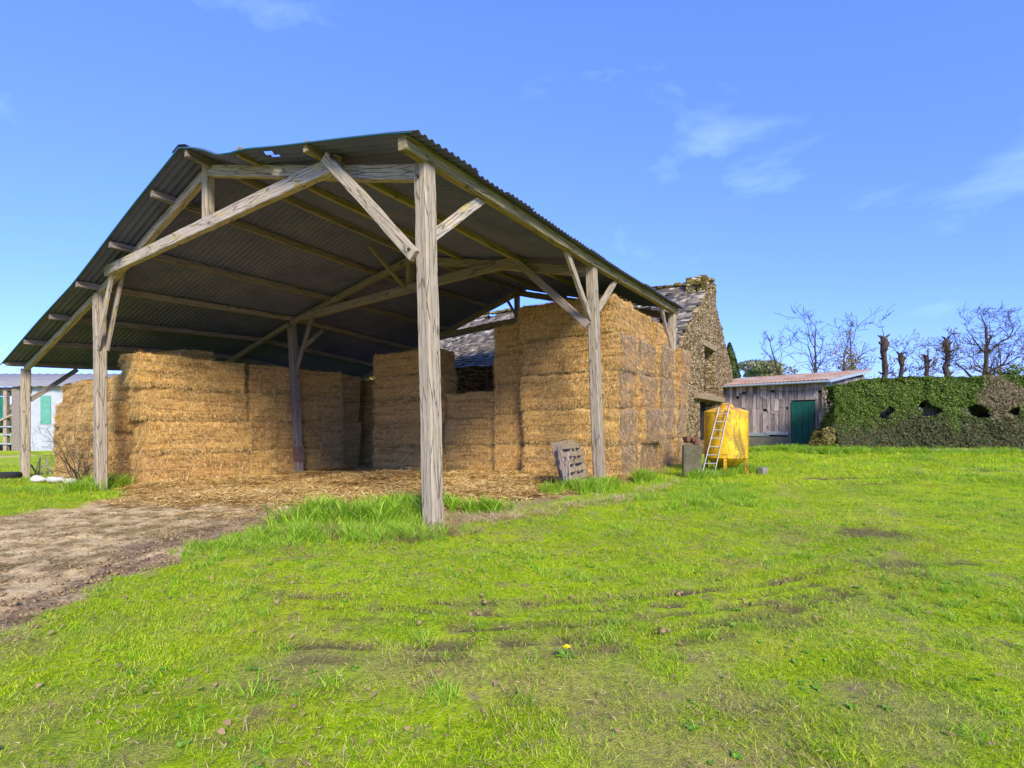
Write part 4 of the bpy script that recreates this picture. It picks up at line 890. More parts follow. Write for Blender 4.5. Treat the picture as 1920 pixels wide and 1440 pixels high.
lad = empty('ladder', (x0, y0, Zg), 'pale aluminium ladder leaning against the yellow tank', 'ladder')
topc = Vector((TX-.36, TY-R_-.08, TZ+1.98))-Vector((x0, y0, Zg)); Lx = Vector((1, .12, 0)).normalized(); hw0, hw1 = .185, .150
for sgn in (-1, 1):
    b = MB(); b.bar(Lx*sgn*hw0+Vector((0, 0, -.04)), topc+Lx*sgn*hw1+topc.normalized()*(.05+.03*sgn), .028, .062, up=(0, -1, .3)); b.build('stile', M['alu'], lad, bev=.004)
for k in range(8):
    u = .09+k*.118; w_ = hw0+(hw1-hw0)*u; c = topc*u; b = MB(); b.tube([c-Lx*w_, c+Lx*w_], .014, 8); b.build('rung', M['alu'], lad)
x, y = ground_px(1430, 890); b = MB(); b.box((0, 0, .09), (.24, .2, .26), Matrix.Rotation(.5, 3, 'Z')); tag(b.build('concrete_block', M['concrete'], loc=(x, y, gzf(x, y)), bev=.02), 'small grey concrete block in the grass right of the yellow tank', 'block')

M['pallet_wood'] = wood_mat('pallet_wood', lin(178, 158, 124), lin(144, 124, 94), lin(90, 76, 56), .35)
# ------------------------------------------------------------------ pallets against the barn post
def pallet(loc, rot, label):
    p = empty('wooden_pallet', loc, label, 'pallet', 'pallets leaning on the second barn post'); p.rotation_euler = rot
    w, h = 1.18, 1.05                       # stands on its side: x along the boards, z up, y thickness
    for k in range(6):
        b = MB(); b.box((w/2, -.065, .085+k*(h-.13)/5), (w, .022, .115), Matrix.Rotation(random.gauss(0, .01), 3, 'Y')); b.build('deck_board', M['pallet_wood'], p, bev=.004)
    for k in range(3):
        b = MB(); b.box((w/2, .065, .085+k*(h-.13)/2), (w, .02, .1)); b.build('bottom_board', M['pallet_wood'], p, bev=.004)
    for k in range(3):
        b = MB(); b.box((.05+k*(w-.1)/2, 0, h/2), (.09, .095, h)); b.build('bearer', M['wood_brown'], p, bev=.004)
x, y = ground_px(1070, 918); z = gzf(x, y)
pallet((x-.10, y-.25, z-.03), (math.radians(-13), 0, math.radians(60)), 'front grey wooden pallet leaning on its side against the second post')
pallet((x-.16, y+.12, z+.04), (math.radians(-14), 0, math.radians(63)), 'rear grey wooden pallet, taller, leaning behind the other against bales')
b = MB()
for i in range(2): b.bar((x-.14+i*.1, y-.35, z), (x-.08+i*.02, y+.0, z+.85), .035, .05)
sx_ = b.build('wood_stick', M['wood_brown']); tag(sx_, 'pair of thin brown sticks nailed together propped on the pallet end', 'stick')

# ------------------------------------------------------------------ plank shed on the right
A0 = Vector((11.3, 26.3, 0)); A1 = Vector((14.45, 22.75, 0)); SU = (A1-A0).normalized(); SNrm = Vector((SU.y, -SU.x, 0)).normalized()
if SNrm.y > 0: SNrm = -SNrm
SW = (A1-A0).length-.42; SZ = .50; EV = 3.02
shed = empty('plank_shed', A0+Vector((0, 0, SZ)), 'grey weathered plank shed with rusty lean-to roof and green door', 'shed'); Sm = Matrix((SU, -SNrm, Vector((0, 0, 1)))).transposed()
def sp(u, v, z): return SU*u-SNrm*v+Vector((0, 0, z))
def sbox(name, u0, u1, v0, v1, z0, z1, mat, bev=.006, rot=None):
    b = MB(); b.box(sp((u0+u1)/2, (v0+v1)/2, (z0+z1)/2), (u1-u0, v1-v0, z1-z0), Sm @ (rot or Matrix.Identity(3))); return b.build(name, mat, shed, bev=bev)
door_u0 = (lambda r: (A0.x-r*A0.y)/(r*SU.y-SU.x))((1484-960)/F); door_u1 = (lambda r: (A0.x-r*A0.y)/(r*SU.y-SU.x))((1528-960)/F)
b = MB(); g = random.Random(3); u = -2.2
while u < SW:
    w = g.uniform(.13, .2)
    if not (door_u0-.04 < u+w/2 < door_u1+.04):
        z = .55
        for top in (g.uniform(1.3, 1.9), g.uniform(2.2, 2.6), 2.98):
            b.box(sp(u+w/2, .02+g.uniform(-.015, .02), (z+top)/2), (w-.012, .022, top-z-.006), Sm @ Matrix.Rotation(g.gauss(0, .008), 3, 'Y')); z = top+g.choice((0, 0, 0, .02, .12))
    else:
        b.box(sp(u+w/2, .02, 2.55), (w-.012, .022, .8), Sm)
    u += w
b.build('plank_wall', M['wood_shed'], shed)
b = MB(); g = random.Random(4)
for k in range(40): b.box(sp(SW+.02, .1+k*.16, (2.9+(k*.16)*.10+.5)/2), (.022, .15, 2.4+(k*.16)*.12), Sm)
b.build('side_plank_wall', M['wood_shed'], shed)
sbox('footing', -2.2, door_u0-.1, -.02, .22, -.3, .42, M['concrete']); sbox('footing', door_u1+.05, SW+.05, -.02, .22, -.3, .50, M['concrete'])
sbox('footing_cap', -2.2, door_u0-1.0, -.06, .1, .44, .60, M['galv'], rot=Matrix.Rotation(.01, 3, 'Y')); sbox('footing_cap', door_u0-1.15, door_u0-.12, -.09, .12, .50, .66, M['white_panel'])
sbox('door_post', door_u0-.13, door_u0-.02, -.02, .09, -.1, 3.0, M['wood_shed']); sbox('door_post', door_u1+.02, door_u1+.12, -.02, .09, -.1, 2.2, M['wood_shed'])
b = MB(); nw = 4; dw = (door_u1-door_u0)/nw
for k in range(nw): b.box(sp(door_u0+dw*(k+.5), -.03, 1.05), (dw-.012, .03, 2.06), Sm)
dr = b.build('door', M['green_door'], shed, bev=.004); b = MB(); b.box(sp(door_u0+.1, -.06, 1.05), (.03, .03, .14), Sm); b.build('handle', M['iron'], dr)
# roof: rises away from the front
def roof_z(v): return EV+.06+.135*v
b = MB(); V = []; nu, nv = 260, 12
us = np.linspace(-2.4, SW+.36, nu); vs = np.linspace(-.35, 6.6, nv)
V = [sp(u, v, roof_z(v)+.018*math.sin(u*2*PI/.18)) for v in vs for u in us]; idx = np.arange(nu*nv).reshape(nv, nu)
o = link('roof', npmesh('roof', np.array(V), np.stack([idx[:-1, :-1], idx[:-1, 1:], idx[1:, 1:], idx[1:, :-1]], -1).reshape(-1, 4), True), M['rust_roof'], shed)
sd = o.modifiers.new('t', 'SOLIDIFY'); sd.thickness = .012
sbox('fascia', -2.4, SW+.35, -.30, -.26, EV-.12, EV-.01, M['galv']); b = MB(); b.bar(sp(SW+.33, -.3, roof_z(-.3)-.09), sp(SW+.33, 6.5, roof_z(6.5)-.09), .04, .14); b.build('verge_board', M['galv'], shed)
b = MB(); b.tube([sp(-2.4+i*(SW+2.8)/20, -.36, EV-.05-.04*i/20) for i in range(21)], .055, 8); b.build('gutter', M['galv'], shed)
sbox('corner_post', SW-.05, SW+.08, -.04, .09, -.1, EV-.03, M['wood_post'])
sbox('rear_wall', -2.2, SW, 6.2, 6.3, -.2, 3.8, M['wood_shed'])
b = MB(); b.tube([sp(u_, -.06, 2.55+.22*math.sin(u_*1.5)*.4+.1) for u_ in np.linspace(door_u0-1.5, SW-.1, 12)], .009, 5); b.build('cable', M['iron'], shed)

# ------------------------------------------------------------------ leaves in bulk
def leaf_mesh(P, N, size, name='leaves', seed=0, el=1.6):
    g = np.random.default_rng(seed); n = len(P); D = g.normal(size=(n, 3)); D -= N*(D*N).sum(1)[:, None]*.6; D /= np.linalg.norm(D, axis=1)[:, None]
    A = np.cross(D, N+g.normal(0, .5, (n, 3))); A /= np.linalg.norm(A, axis=1)[:, None]+1e-9; s = (size*g.uniform(.6, 1.3, n))[:, None]
    V = np.stack([P-A*s*.5, P-D*s*el*.5*-1, P+A*s*.5, P-D*s*el*.5], 1).reshape(-1, 3)
    return npmesh(name, V, np.arange(4*n).reshape(-1, 4))
def blob_leaves(c, r, n, seed, size, lumps=7, zmin=None):
    """leaf positions spread through a lumpy crown"""
    g = np.random.default_rng(seed); P = []
    cen = [np.array(c)+g.normal(size=3)*np.array(r)*.55 for _ in range(lumps)]; cen.append(np.array(c))
    for k in cen:
        m_ = n//len(cen); d = g.normal(size=(m_, 3)); d /= np.linalg.norm(d, axis=1)[:, None]; rad = g.uniform(.55, 1.0, m_)[:, None]**.5*g.uniform(.5, .75); P.append(k+d*rad*np.array(r))
    P = np.vstack(P); k = fbm(P[:, 0]*2/size*.05, P[:, 2]*2/size*.05+P[:, 1], seed) > .36; P = P[k]
    if zmin is not None: P = P[P[:, 2] > zmin]
    N = P-np.array(c); N /= np.linalg.norm(N, axis=1)[:, None]+1e-9; return P, N

# ------------------------------------------------------------------ hedge with three openings
H_A, H_B = Vector((13.45, 20.75, 0)), Vector((23.5, 18.4, 0)); HU = (H_B-H_A).normalized(); HNr = Vector((HU.y, -HU.x, 0)); HLen = (H_B-H_A).length; HT = 1.35
HZ = .42
def u_of(px): r = (px-960)/F; return (H_A.x-r*H_A.y)/(r*HU.y-HU.x)
def z_at(px, py): u = u_of(px); return CAMZ-(py-YH)/F*(H_A.y+HU.y*u)
hedge = empty('clipped_hedge', H_A+Vector((0, 0, HZ)), 'tall clipped green hedge with three openings and a browner lower half, beyond the lawn', 'hedge')
HOLES = [(u_of(1664), z_at(1664, 772)-HZ, .22, .26), (u_of(1742), z_at(1742, 766)-HZ, .36, .34), (u_of(1836), z_at(1836, 770)-HZ, .42, .30), (u_of(1908), z_at(1908, 770)-HZ, .20, .20)]
HTOP = lambda u: 2.98+.0*u-.25*np.exp(-(u/.6)**2)+(fbm(u*1.1, u*0+3, 5)-.5)*.14+(fbm(u*7, u*0+3, 6)-.5)*.10
def in_hole(u, z, k=1.0):
    r = np.zeros(np.shape(u), bool)
    for hu, hz, ru, rz in HOLES: dz_ = (z-hz)/(rz*k); wz = np.where(dz_ > 0, 1-.55*np.clip(dz_, 0, 1), 1.0); r |= (np.abs((u-hu+.12*np.sin(z*9+hu))/(ru*k*wz)))**2+np.abs(dz_)**2+(fbm(u*6, z*6, 44)-.5)*.9 < 1
    return r
def hworld(u, v, z): return np.outer(u, HU[:])+np.outer(v, (-HNr)[:])*(1 if HNr.y < 0 else -1)+np.outer(z, (0, 0, 1))
g = np.random.default_rng(11)
def hedge_pts(n, face):
    u = g.uniform(-.2, HLen, n); z = g.uniform(0, 3.0, n); v = g.uniform(0, HT, n)
    lump = (fbm(u*1.4, z*1.4, 6)-.5)*.36+(fbm(u*5, z*5, 16)-.5)*.14-.45*np.clip((1.0-z), 0, 1)*np.exp(-(u/1.2)**2)*1.2
    if face == 'f': v = lump+np.abs(g.normal(0, .07, n))
    if face == 'b': v = HT-lump-np.abs(g.normal(0, .07, n))
    if face == 't': z = HTOP(u)-np.abs(g.normal(0, .06, n))
    if face == 'e': u = -.42*np.clip(1.7-z, 0, 2)**.8+.08-np.abs(g.normal(0, .1, n))+(fbm(v*3, z*3, 7)-.5)*.4
    if face == 'h':
        i = g.integers(0, len(HOLES), n); H_ = np.array(HOLES)[i]; a = g.uniform(0, 2*PI, n); q = g.uniform(1.0, 1.25, n); u = H_[:, 0]+np.cos(a)*H_[:, 2]*q*.92; z = H_[:, 1]+np.sin(a)*H_[:, 3]*q*.92
    k = (z < HTOP(u)+.02) & ~in_hole(u, z)
    nn = {'f': (0, -1, 0), 'b': (0, 1, 0), 't': (0, 0, 1), 'e': (-1, 0, 0), 'h': (0, -.3, .3)}[face]
    N = np.outer(np.ones(k.sum()), HU*nn[0]-HNr*(-1 if HNr.y < 0 else 1)*nn[1]*1+Vector((0, 0, nn[2])))
    return u[k], v[k], z[k], N
US, VS, ZS, NS = [np.concatenate(a) for a in zip(hedge_pts(80000, 'f'), hedge_pts(9000, 'b'), hedge_pts(14000, 't'), hedge_pts(9000, 'e'), hedge_pts(3500, 'h'))]
split = 1.36+(fbm(US*1.5, US*0+9, 9)-.5)*1.0-.25*np.exp(-(US/1.5)**2); dryp = ((US-u_of(1880))/.72)**2+((ZS-z_at(1880, 742)+HZ)/.80)**2+(fbm(US*3, ZS*3, 19)-.5)*2.6+(g.uniform(size=len(US))-.5)*.8 < 1
low = (ZS < split+(g.uniform(size=len(US))-.5)*.7)
for nm, k, mt, lb in (('upper_foliage', ~low & ~dryp, 'hedge_leaf', None), ('lower_foliage', low & ~dryp, 'hedge_low', 'dull brownish lower growth of the hedge'), ('dry_patch', dryp, 'dry_leaf', 'bare brown twiggy patch in the hedge')):
    o = link(nm, leaf_mesh(hworld(US[k], VS[k], ZS[k]), NS[k], .046 if nm != 'dry_patch' else .035, nm, 3, 1.7 if nm != 'dry_patch' else 4), M[mt], hedge)
    if lb: o['label'] = lb
# twiggy core behind the leaves, with the openings left out
nu, nz_ = 150, 50; uu = np.linspace(.35, HLen-.05, nu); zz = np.linspace(0, 1, nz_); UU, ZZ = np.meshgrid(uu, zz); ZZ = ZZ*(HTOP(UU)-.12)
V = np.vstack([hworld(UU.ravel(), np.full(UU.size, .26), ZZ.ravel()), hworld(UU.ravel(), np.full(UU.size, HT-.26), ZZ.ravel())]); idx = np.arange(nu*nz_).reshape(nz_, nu)
q = np.stack([idx[:-1, :-1], idx[:-1, 1:], idx[1:, 1:], idx[1:, :-1]], -1); keep = ~in_hole((UU[:-1, :-1]+UU[1:, 1:])/2, (ZZ[:-1, :-1]+ZZ[1:, 1:])/2, 1.05); Q = q[keep]
Q = np.vstack([Q, Q+nu*nz_, np.stack([idx[-1, :-1], idx[-1, 1:], idx[-1, 1:]+nu*nz_, idx[-1, :-1]+nu*nz_], -1), np.stack([idx[:-1, 0], idx[1:, 0], idx[1:, 0]+nu*nz_, idx[:-1, 0]+nu*nz_], -1)])
link('twig_core', npmesh('twig_core', V, Q), plain('hedge_core', lin(44, 40, 26), lin(66, 56, 36), 20, .95, 1), hedge)
# things seen through the openings
def hw(px, py, back): r = (px-960)/F; u = u_of(px); q = H_A+HU*u; Y = q.y+back; return Vector((r*Y, Y, CAMZ-(py-YH)/F*Y))
b = MB(); q = hw(1665, 778, .75); b.lathe([(0, -.9), (.20, -.9), (.24, -.5), (.25, 0), (.22, .18), (.25, .2), (.25, .24), (.12, .30), (0, .31)], 20); o = b.build('milk_churn', M['white_panel'], loc=q, smooth_=True); tag(o, 'pale blue-grey metal churn seen through the left opening of the hedge', 'churn')
b = MB(); q = hw(1746, 768, .8); g2 = random.Random(8)
for k in range(7): a = g2.uniform(0, 6.28); b.bar((math.cos(a)*.22, math.sin(a)*.12, -1.1), (math.cos(a)*.10+g2.uniform(-.1, .1), math.sin(a)*.08, .20+g2.uniform(0, .22)), .17, .17)
tag(b.build('wood_stump', M['wood_post'], loc=q, bev=.02), 'pale split tree stump seen through the middle hedge opening', 'stump')
def flowers(px, py, back, lab, n=90, r=.3):
    q = hw(px, py, back); e = empty('flowering_shrub', (q.x, q.y, gz(q.x, q.y)), lab, 'shrub', 'red flowering shrubs by the hedge'); dz = q.z-e.location.z
    P, N = blob_leaves((0, 0, dz), (r, r*.6, r*.8), 900, int(px), .05); link('leaves', leaf_mesh(P, N, .06, seed=1), M['hedge_leaf'], e)
    P, N = blob_leaves((0, 0, dz), (r, r*.6, r*.8), n, int(px)+1, .05); P += N*.06; link('blossoms', leaf_mesh(P, N, .10, seed=2, el=1), M['red_petal'], e)
    b = MB(); b.tube([(0, 0, 0), (.03, 0, dz*.5), (0, 0, dz)], [.03, .02, .012], 5); b.build('stem', M['bark'], e)
flowers(1826, 762, .7, 'red flowering shrub seen through the third hedge opening'); flowers(1908, 762, .5, 'red flowering shrub at the right edge opening of the hedge', 130, .4)
flowers(1893, 705, 1.0, 'red flowering shrub poking above the hedge top at the far right', 40, .45)
# brambles at the left foot of the hedge, kerb
sx0, sy0 = ground_px(1550, 842, .5); bush = empty('bramble', (13.2, 21.0, gz(13.2, 21)), 'low yellowish bramble at the foot of the hedge beside the green door', 'bush')
P, N = blob_leaves((0, 0, .45), (.55, .4, .5), 2600, 5, .05, zmin=0); link('foliage', leaf_mesh(P, N, .06, seed=9), M['spring_leaf'], bush)
b = MB()
for k in range(9): a = k*.7; b.tube([(0, 0, 0), (math.cos(a)*.2, math.sin(a)*.2, .5), (math.cos(a)*.55, math.sin(a)*.45, .75)], [.012, .009, .004], 4)
b.build('stems', M['twig'], bush)
b = MB(); q0 = H_A+HU*u_of(1690)-HU*0; 
for k in range(12): p0 = H_A+HU*(u_of(1700)+k*.82)+Vector((0, -.62, 0)); b.bar(p0+Vector((0, 0, .5)), p0+HU*.80+Vector((0, 0, .5)), .12, .16)
tag(b.build('kerb_stones', M['concrete'], bev=.01), 'line of pale kerb stones along the foot of the hedge', 'kerb')

# ------------------------------------------------------------------ trees
def limb(b, p, d, L, r, depth, g, up=.10, wob=.24, leaves=None, kids=(2, 4), tw=.024):
    n = max(3, int(L/.35)); pts = [p]; rad = [r]; q = Vector(p); dd = Vector(d).normalized(); ds = [dd]
    for i in range(n):
        dd = (dd+Vector((g.gauss(0, wob), g.gauss(0, wob), g.gauss(0, wob)+up))).normalized(); q = q+dd*(L/n); pts.append(q); rad.append(max(tw*.5, r*(1-.72*(i+1)/n))); ds.append(dd)
    b.tube(pts, rad, 6 if depth > 1 else 4, cap=False)
    if leaves is not None and depth <= 1:
        for q_ in pts[1:]: leaves.append(q_)
    if depth == 0: return
    k = g.randint(*kids)+(1 if depth > 1 else 0)
    for j in range(k):
        i = g.randint(max(1, n//3), n); sd_ = Vector((g.gauss(0, 1), g.gauss(0, 1), g.gauss(0, .6))).normalized(); sd_ = (sd_-ds[i]*sd_.dot(ds[i])).normalized()
        nd = (ds[i]*g.uniform(.35, .8)+sd_*g.uniform(.6, 1.0)+Vector((0, 0, .15))).normalized(); limb(b, pts[i], nd, L*g.uniform(.45, .75), rad[i]*.72, depth-1, g, up*.9, wob, leaves, kids, tw)
def bare_tree(px, Y, base_px, top_py, label, seed, r=.13, lean=(0, 0), depth=3, nlim=7, spread=1.0, group='bare trees beyond the shed and hedge', leafm='dry_leaf', start=.35, kids=(2, 4), ls=.05, size=1.0):
    q = at(px, base_px, Y); z0 = gz(q.x, q.y); top = at(px, top_py, Y); H = top.z-z0; g = random.Random(seed)
    e = empty('bare_tree', (q.x, q.y, z0), label, 'tree', group); b = MB(); n = 12; pts = []; rad = []; x = y = 0
    for i in range(n+1):
        u = i/n; x += g.gauss(0, .05); y += g.gauss(0, .05); pts.append(Vector((x+lean[0]*u**1.2, y+lean[1]*u, H*.80*u-.1*(1-u)))); rad.append(max(.02, r*(1-.82*u)))
    b.tube(pts, rad, 8); b.build('trunk', M['bark'], e); c = MB(); lv = []
    for k in range(nlim):
        u = start+(1-start)*(k+.3)/nlim; i = min(n, int(u*n)); a = k*2.4+g.uniform(-.5, .5); d = Vector((math.cos(a)*spread, math.sin(a)*spread*.8, .55+.5*u)); limb(c, pts[i], d, H*g.uniform(.24, .34)*size*(1.1-.55*u), rad[i]*.62, depth-1, g, leaves=lv, kids=kids)
    limb(c, pts[-1], (0, 0, 1), H*.10, rad[-1], 2, g, leaves=lv, kids=kids)
    cr = c.build('crown', M['twig'] if False else M['bark'], e)
    if lv:
        P = np.array([tuple(v) for v in lv]); P = P+np.random.default_rng(seed).normal(0, .06, P.shape); N = np.random.default_rng(seed).normal(size=P.shape); N /= np.linalg.norm(N, axis=1)[:, None]
        o = link('leaves', leaf_mesh(P, N, ls, seed=seed), M[leafm], cr)
    return e
bare_tree(1482, 34, 697, 605, 'bare leaning tree left of the others, behind the shed roof', 11, .15, (-1.4, 0), 3, 6, 1.1, start=.42)
bare_tree(1532, 36, 697, 568, 'tall slender bare tree standing behind the middle of the shed', 12, .16, (-.1, 0), 3, 8, .8, start=.4)
bare_tree(1572, 39, 697, 572, 'thin bare tree between the tall slender one and the spreading one', 13, .10, (.6, 0), 3, 6, .7, start=.45)
bare_tree(1605, 36, 697, 590, 'spreading bare tree behind the right end of the shed roof', 14, .16, (-.2, 0), 3, 8, 1.2, start=.42)
bare_tree(1841, 38, 700, 562, 'largest bare tree with a wide crown, above the right part of the hedge', 15, .32, (-.3, 0), 4, 9, 1.4, start=.40, kids=(2, 4), size=1.12)
bare_tree(1868, 42, 700, 630, 'smaller budding tree beside the largest bare tree', 16, .16, (.5, 0), 3, 7, 1.0, leafm='spring_leaf', start=.3, ls=.10)
bare_tree(1925, 40, 700, 600, 'bare tree cut by the right edge of the view', 17, .16, (.2, 0), 3, 6, 1.0, start=.5)
def pollard(px, Y, top_py, label, seed, r=.28, twigs=0):
    r *= .6
    q = at(px, 700, Y); z0 = gz(q.x, q.y); H = CAMZ-(top_py-YH)/F*Y-z0; g = random.Random(seed); e = empty('pollarded_tree', (q.x, q.y, z0), label, 'tree', 'pollarded trunks above the hedge'); b = MB()
    pts = [Vector((g.gauss(0, .05), g.gauss(0, .05), H*i/14-.1*(i == 0))) for i in range(15)]; rad = [r*(1.1-.25*i/14)*g.uniform(.85, 1.2) for i in range(15)]; rad[-2] *= 1.35; rad[-1] *= 1.1; b.tube(pts, rad, 10)
    for k in range(26): i = g.randint(6, 14); a = g.uniform(0, 6.3); b.tube([pts[i]+Vector((math.cos(a), math.sin(a), 0))*rad[i]*.6, pts[i]+Vector((math.cos(a), math.sin(a), .5))*(rad[i]+g.uniform(.08, .2))], [.07, .03], 5)
    b.build('trunk', M['bark'], e); c = MB(); lv = []
    for k in range(twigs):
        i = g.randint(7, 14); a = g.uniform(0, 6.3); limb(c, pts[i], (math.cos(a), math.sin(a), .5), g.uniform(.6, 1.3), .025, 2, g, leaves=lv, kids=(2, 4), tw=.014)
    if twigs:
        cr = c.build('crown', M['bark'], e); P = np.array([tuple(v) for v in lv]); N = np.random.default_rng(seed).normal(size=P.shape); N /= np.linalg.norm(N, axis=1)[:, None]; link('leaves', leaf_mesh(P, N, .07, seed=seed), M['dry_leaf'], cr)
pollard(1657, 30, 632, 'thick bare pollarded trunk with a forked head, no twigs, nearest the shed', 21, .27, 2)
pollard(1688, 34, 664, 'short pollarded trunk with fine twigs, just right of the thick forked one', 22, .24, 12)
pollard(1737, 34, 668, 'short pollarded trunk with fine twigs, above the middle hedge opening', 23, .26, 12)
pollard(1776, 32, 634, 'knobbly pollarded trunk with fine twigs, left of the largest bare tree', 24, .26, 14)
def leafy(name, px, Y, cy, rx, rz, label, mat, n, seed, size=.12, cat='tree', group=None, ry=None, lumps=9, mode='blob'):
    q = at(px, cy, Y); z0 = gz(q.x, q.y); e = empty(name, (q.x, q.y, z0), label, cat, group); zc = q.z-z0
    if mode == 'cone':
        g = np.random.default_rng(seed); u = g.uniform(0, 1, n)**.75; a = g.uniform(0, 2*PI, n); rr = rx*(1-u)**.75*(.72+.35*fbm(a*3, u*9, 4))*g.uniform(.75, 1, n); P = np.stack([np.cos(a)*rr, np.sin(a)*rr, u*(zc+rz)], -1); N = np.stack([np.cos(a), np.sin(a), a*0+.3], -1)
    else: P, N = blob_leaves((0, 0, zc), (rx, ry or rx, rz), n, seed, size, lumps, zmin=.1)
    b = MB(); b.tube([(0, 0, -.1), (.05, 0, zc*.5), (0, 0, zc)], [.16, .12, .05], 7); b.build('trunk', M['bark'], e)
    link('crown', leaf_mesh(P, N, size, seed=seed), M[mat], e); return e
leafy('conifer', 1368, 33, 704, 1.75, 2.1, 'dark green conical conifer just behind the stone gable', 'fir_leaf', 16000, 31, .11, mode='cone')
leafy('budding_shrub', 1582, 33, 676, 1.2, 1.3, 'budding olive brown shrub behind the shed roof', 'spring_leaf', 2600, 32, .07, 'shrub')
leafy('budding_shrub', 1420, 60, 702, 2.6, 1.1, 'rounded pale green far tree left of the bare trees', 'far_leaf', 7000, 33, .22, 'tree')
leafy('green_tree', 700, 62, 700, 4, 4, 'bright yellow-green tree glimpsed past the back stack under the roof', 'spring_leaf', 4000, 34, .3)
# far woods that close the view
g = np.random.default_rng(5); P = []
for i in range(150):
    a = g.uniform(-1.35, 1.35); R = g.uniform(150, 230); c = np.array([math.sin(a)*R, math.cos(a)*R, g.uniform(1.5, 3.2)]); d = g.normal(size=(260, 3)); d /= np.linalg.norm(d, axis=1)[:, None]; P.append(c+d*np.array([9, 9, 4.2])*g.uniform(.6, 1.0)*g.uniform(.75, 1, (260, 1)))
P = np.vstack(P); P = P[P[:, 2] > -.4]; N = g.normal(size=P.shape); N /= np.linalg.norm(N, axis=1)[:, None]
tag(link('far_woods', leaf_mesh(P, N, 1.3, seed=2, el=1.2), M['far_leaf']), kind='stuff')

# ------------------------------------------------------------------ farm building on the left
FY = 37.0
def fx(px, Y=FY): return (px-960)/F*Y
def fz(py, Y=FY): return CAMZ-(py-YH)/F*Y
fb = empty('cattle_shed', (fx(40), FY, -.45), 'pale metal roofed cattle shed with white panels and green sheeting, behind the left post', 'farm building'); O_ = fb.location.copy()
def fbox(name, x0, x1, y0, y1, z0, z1, mat, label=None, M3=None, bev=.01, par=None):
    b = MB(); b.box(Vector(((x0+x1)/2, (y0+y1)/2, (z0+z1)/2))-O_, (x1-x0, y1-y0, z1-z0), M3); o = b.build(name, mat, par or fb, bev=bev)
    if label: o['label'] = label
    return o
ez = fz(724); fbox('wall_panel', fx(60), fx(150), FY, FY+.12, -.5, ez, M['white_panel']); fbox('green_panel', fx(77), fx(96), FY-.06, FY-.003, fz(795), fz(742), M['green_sheet'])
fbox('side_wall', fx(150)-.1, fx(150), FY+.12, FY+11, -.5, ez, M['white_panel']); fbox('brick_pillar', fx(26), fx(41), FY-.2, FY+.5, -.5, ez-.05, M['brick_pillar'], bev=.04)
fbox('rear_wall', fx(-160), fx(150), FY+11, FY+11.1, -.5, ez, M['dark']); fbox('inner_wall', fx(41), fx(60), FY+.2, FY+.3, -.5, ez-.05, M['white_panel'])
b = MB(); V = []; xs_ = np.linspace(fx(-190), fx(158), 200)
for (yy, zz_) in ((FY-.5, ez-.02), (FY+5.5, ez+1.45), (FY+11.6, ez-.02)): V += [(x, yy, zz_+.03*math.sin(x*9)) for x in xs_]
idx = np.arange(600).reshape(3, 200); o = link('roof', npmesh('roof', np.array(V)-np.array(O_), np.stack([idx[:-1, :-1], idx[:-1, 1:], idx[1:, 1:], idx[1:, :-1]], -1).reshape(-1, 4)), M['pale_roof'], fb); o.modifiers.new('t', 'SOLIDIFY').thickness = .04
fbox('eave_beam', fx(-190), fx(60), FY-.12, FY+.08, ez-.34, ez-.10, M['wood_brown'])
for px in (-150, -60, 8): fbox('post', fx(px), fx(px)+.26, FY-.1, FY+.16, -.5, ez-.3, M['wood_post'])
for i, zr in enumerate((fz(800), fz(815), fz(832))): fbox('rail', fx(-190), fx(28), FY-.2, FY-.14, zr-.05, zr+.05, M['galv'])
fbox('green_tarpaulin', fx(-60), fx(7), FY+.2, FY+.24, fz(785), fz(742), M['dark_green_tarp'], M3=Matrix.Rotation(.06, 3, 'Y')); fbox('white_tarpaulin', fx(-40), fx(22), FY+.5, FY+.55, fz(742), fz(725), M['white_panel'])
b = MB(); b.bar(Vector((fx(0), FY-.15, fz(790)))-O_, Vector((fx(28), FY-.15, fz(777)))-O_, .1, .14); b.build('brace', M['wood_post'], fb)
fbox('feed_bunker', fx(-190), fx(30), FY+.4, FY+2, -.5, fz(833), M['dark'])
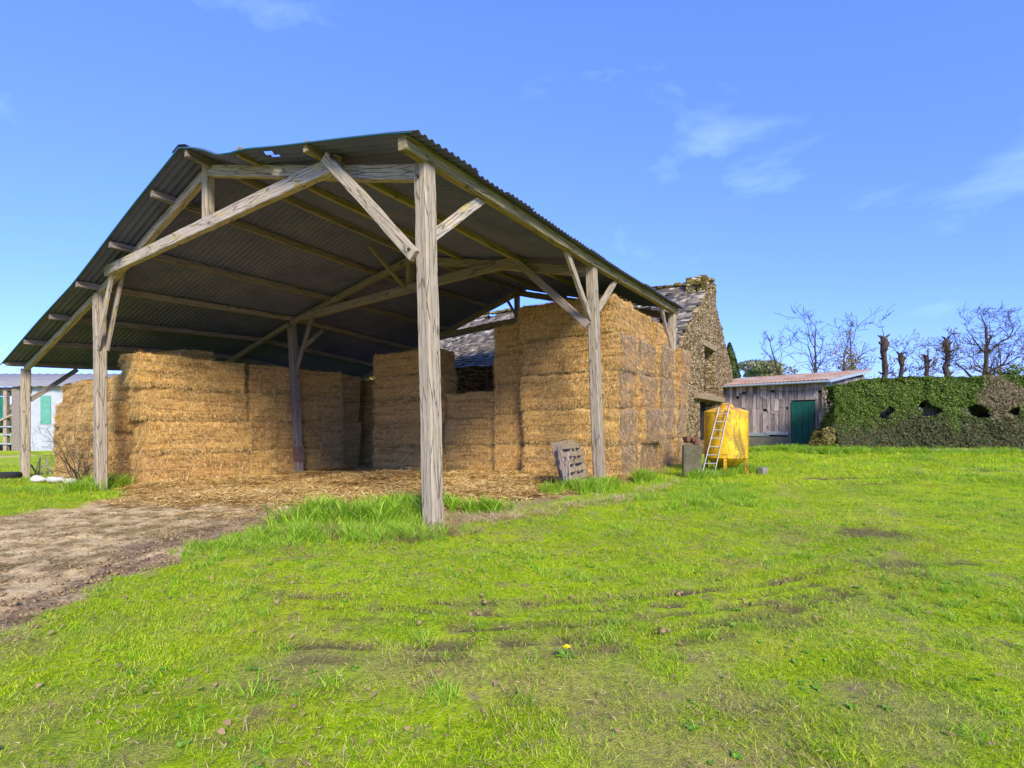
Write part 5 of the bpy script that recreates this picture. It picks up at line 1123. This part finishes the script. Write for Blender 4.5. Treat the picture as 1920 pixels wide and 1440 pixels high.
# tyre, bags, wire, scrap and the bare bush by the outer left post
x, y = ground_px(8, 897, -.45); b = MB()
prof = [(.30, -.09), (.34, -.11), (.44, -.10), (.47, -.07), (.47, .07), (.44, .10), (.34, .11), (.30, .09), (.28, 0), (.30, -.09)]; b.lathe(prof, 32); tag(b.build('old_tyre', M['rubber'], loc=(x, y, gzf(x, y)+.1), smooth_=True), 'old black tyre lying flat in the grass left of the outer post', 'tyre')
for k, (px, py, w, lb) in enumerate([(72, 906, .42, 'leftmost of the three crumpled white sacks before the outer left stack'), (103, 906, .40, 'middle one of the three crumpled white sacks before the outer left stack'), (130, 908, .30, 'rightmost of the three crumpled white sacks before the outer left stack')]):
    x, y = ground_px(px, py, -.42); n = 14; V = []; g = random.Random(k)
    b = MB(); P = [(0, -.04)]+[(w*.5*math.sin(a), .11-.11*math.cos(a)) for a in np.linspace(.35, PI-.2, 8)]+[(0, .22)]; b.lathe(P, 18)
    b.v = [(vx*(1.1+.35*float(fbm(np.array(vz*9.), np.array(vx*7.+k), 3))), vy*.6, vz*(.5+.9*float(fbm(np.array(vx*5.), np.array(vy*6.+k), 4)))) for vx, vy, vz in b.v]; tag(b.build('white_sack', M['white_bag'], loc=(x, y, gzf(x, y)+.03), rot=(0, 0, .3*k), smooth_=True), lb, 'sack', 'crumpled white sacks')
x, y = ground_px(66, 893, -.45); b = MB()
for k in range(7): a = random.uniform(-1, 1); b.bar((random.uniform(-.5, .5), random.uniform(-.2, .2), .02), (random.uniform(-.5, .5), random.uniform(-.2, .3), random.uniform(.3, .75)), .05, .03)
tag(b.build('scrap_pile', M['wood_brown'], loc=(x, y+.3, gzf(x, y))), 'small heap of dark scrap boards between the outer left post and the stack', 'scrap')
x, y = ground_px(152, 905, -.4); e = empty('bare_bush', (x, y, gzf(x, y)), 'leafless brown bush in front of the left post', 'bush'); c = MB(); g = random.Random(9)
for k in range(15): a = g.uniform(0, 6.3); limb(c, (g.uniform(-.15, .15), g.uniform(-.1, .1), 0), (math.cos(a)*.8, math.sin(a)*.5, 1), g.uniform(.9, 1.6), .016, 3, g, up=.05, wob=.2, kids=(1, 3), tw=.006)
c.build('stems', M['bark'], e)

# ------------------------------------------------------------------ dandelion on the lawn
x, y = ground_px(1063, 1232); z = gzf(x, y); d = empty('dandelion', (x, y, z), 'single yellow dandelion flower in the near lawn', 'flower'); b = MB(); b.tube([(0, 0, 0), (.005, 0, .04), (0, -.005, .075)], .003, 6); b.build('stalk', M['weed'], d)
b = MB(); g = random.Random(2)
for k in range(70): a = g.uniform(0, 6.3); r = g.uniform(.010, .026); b.bar((0, -.005, .074), (math.cos(a)*r, math.sin(a)*r-.005, .074+.018*(1.2-r/.026)), .005, .0015)
b.build('bloom', M['dandelion'], d); V, T = rosette(10, .08, .025, 4); link('leaves', npmesh('leaves', V, T), M['weed'], d)
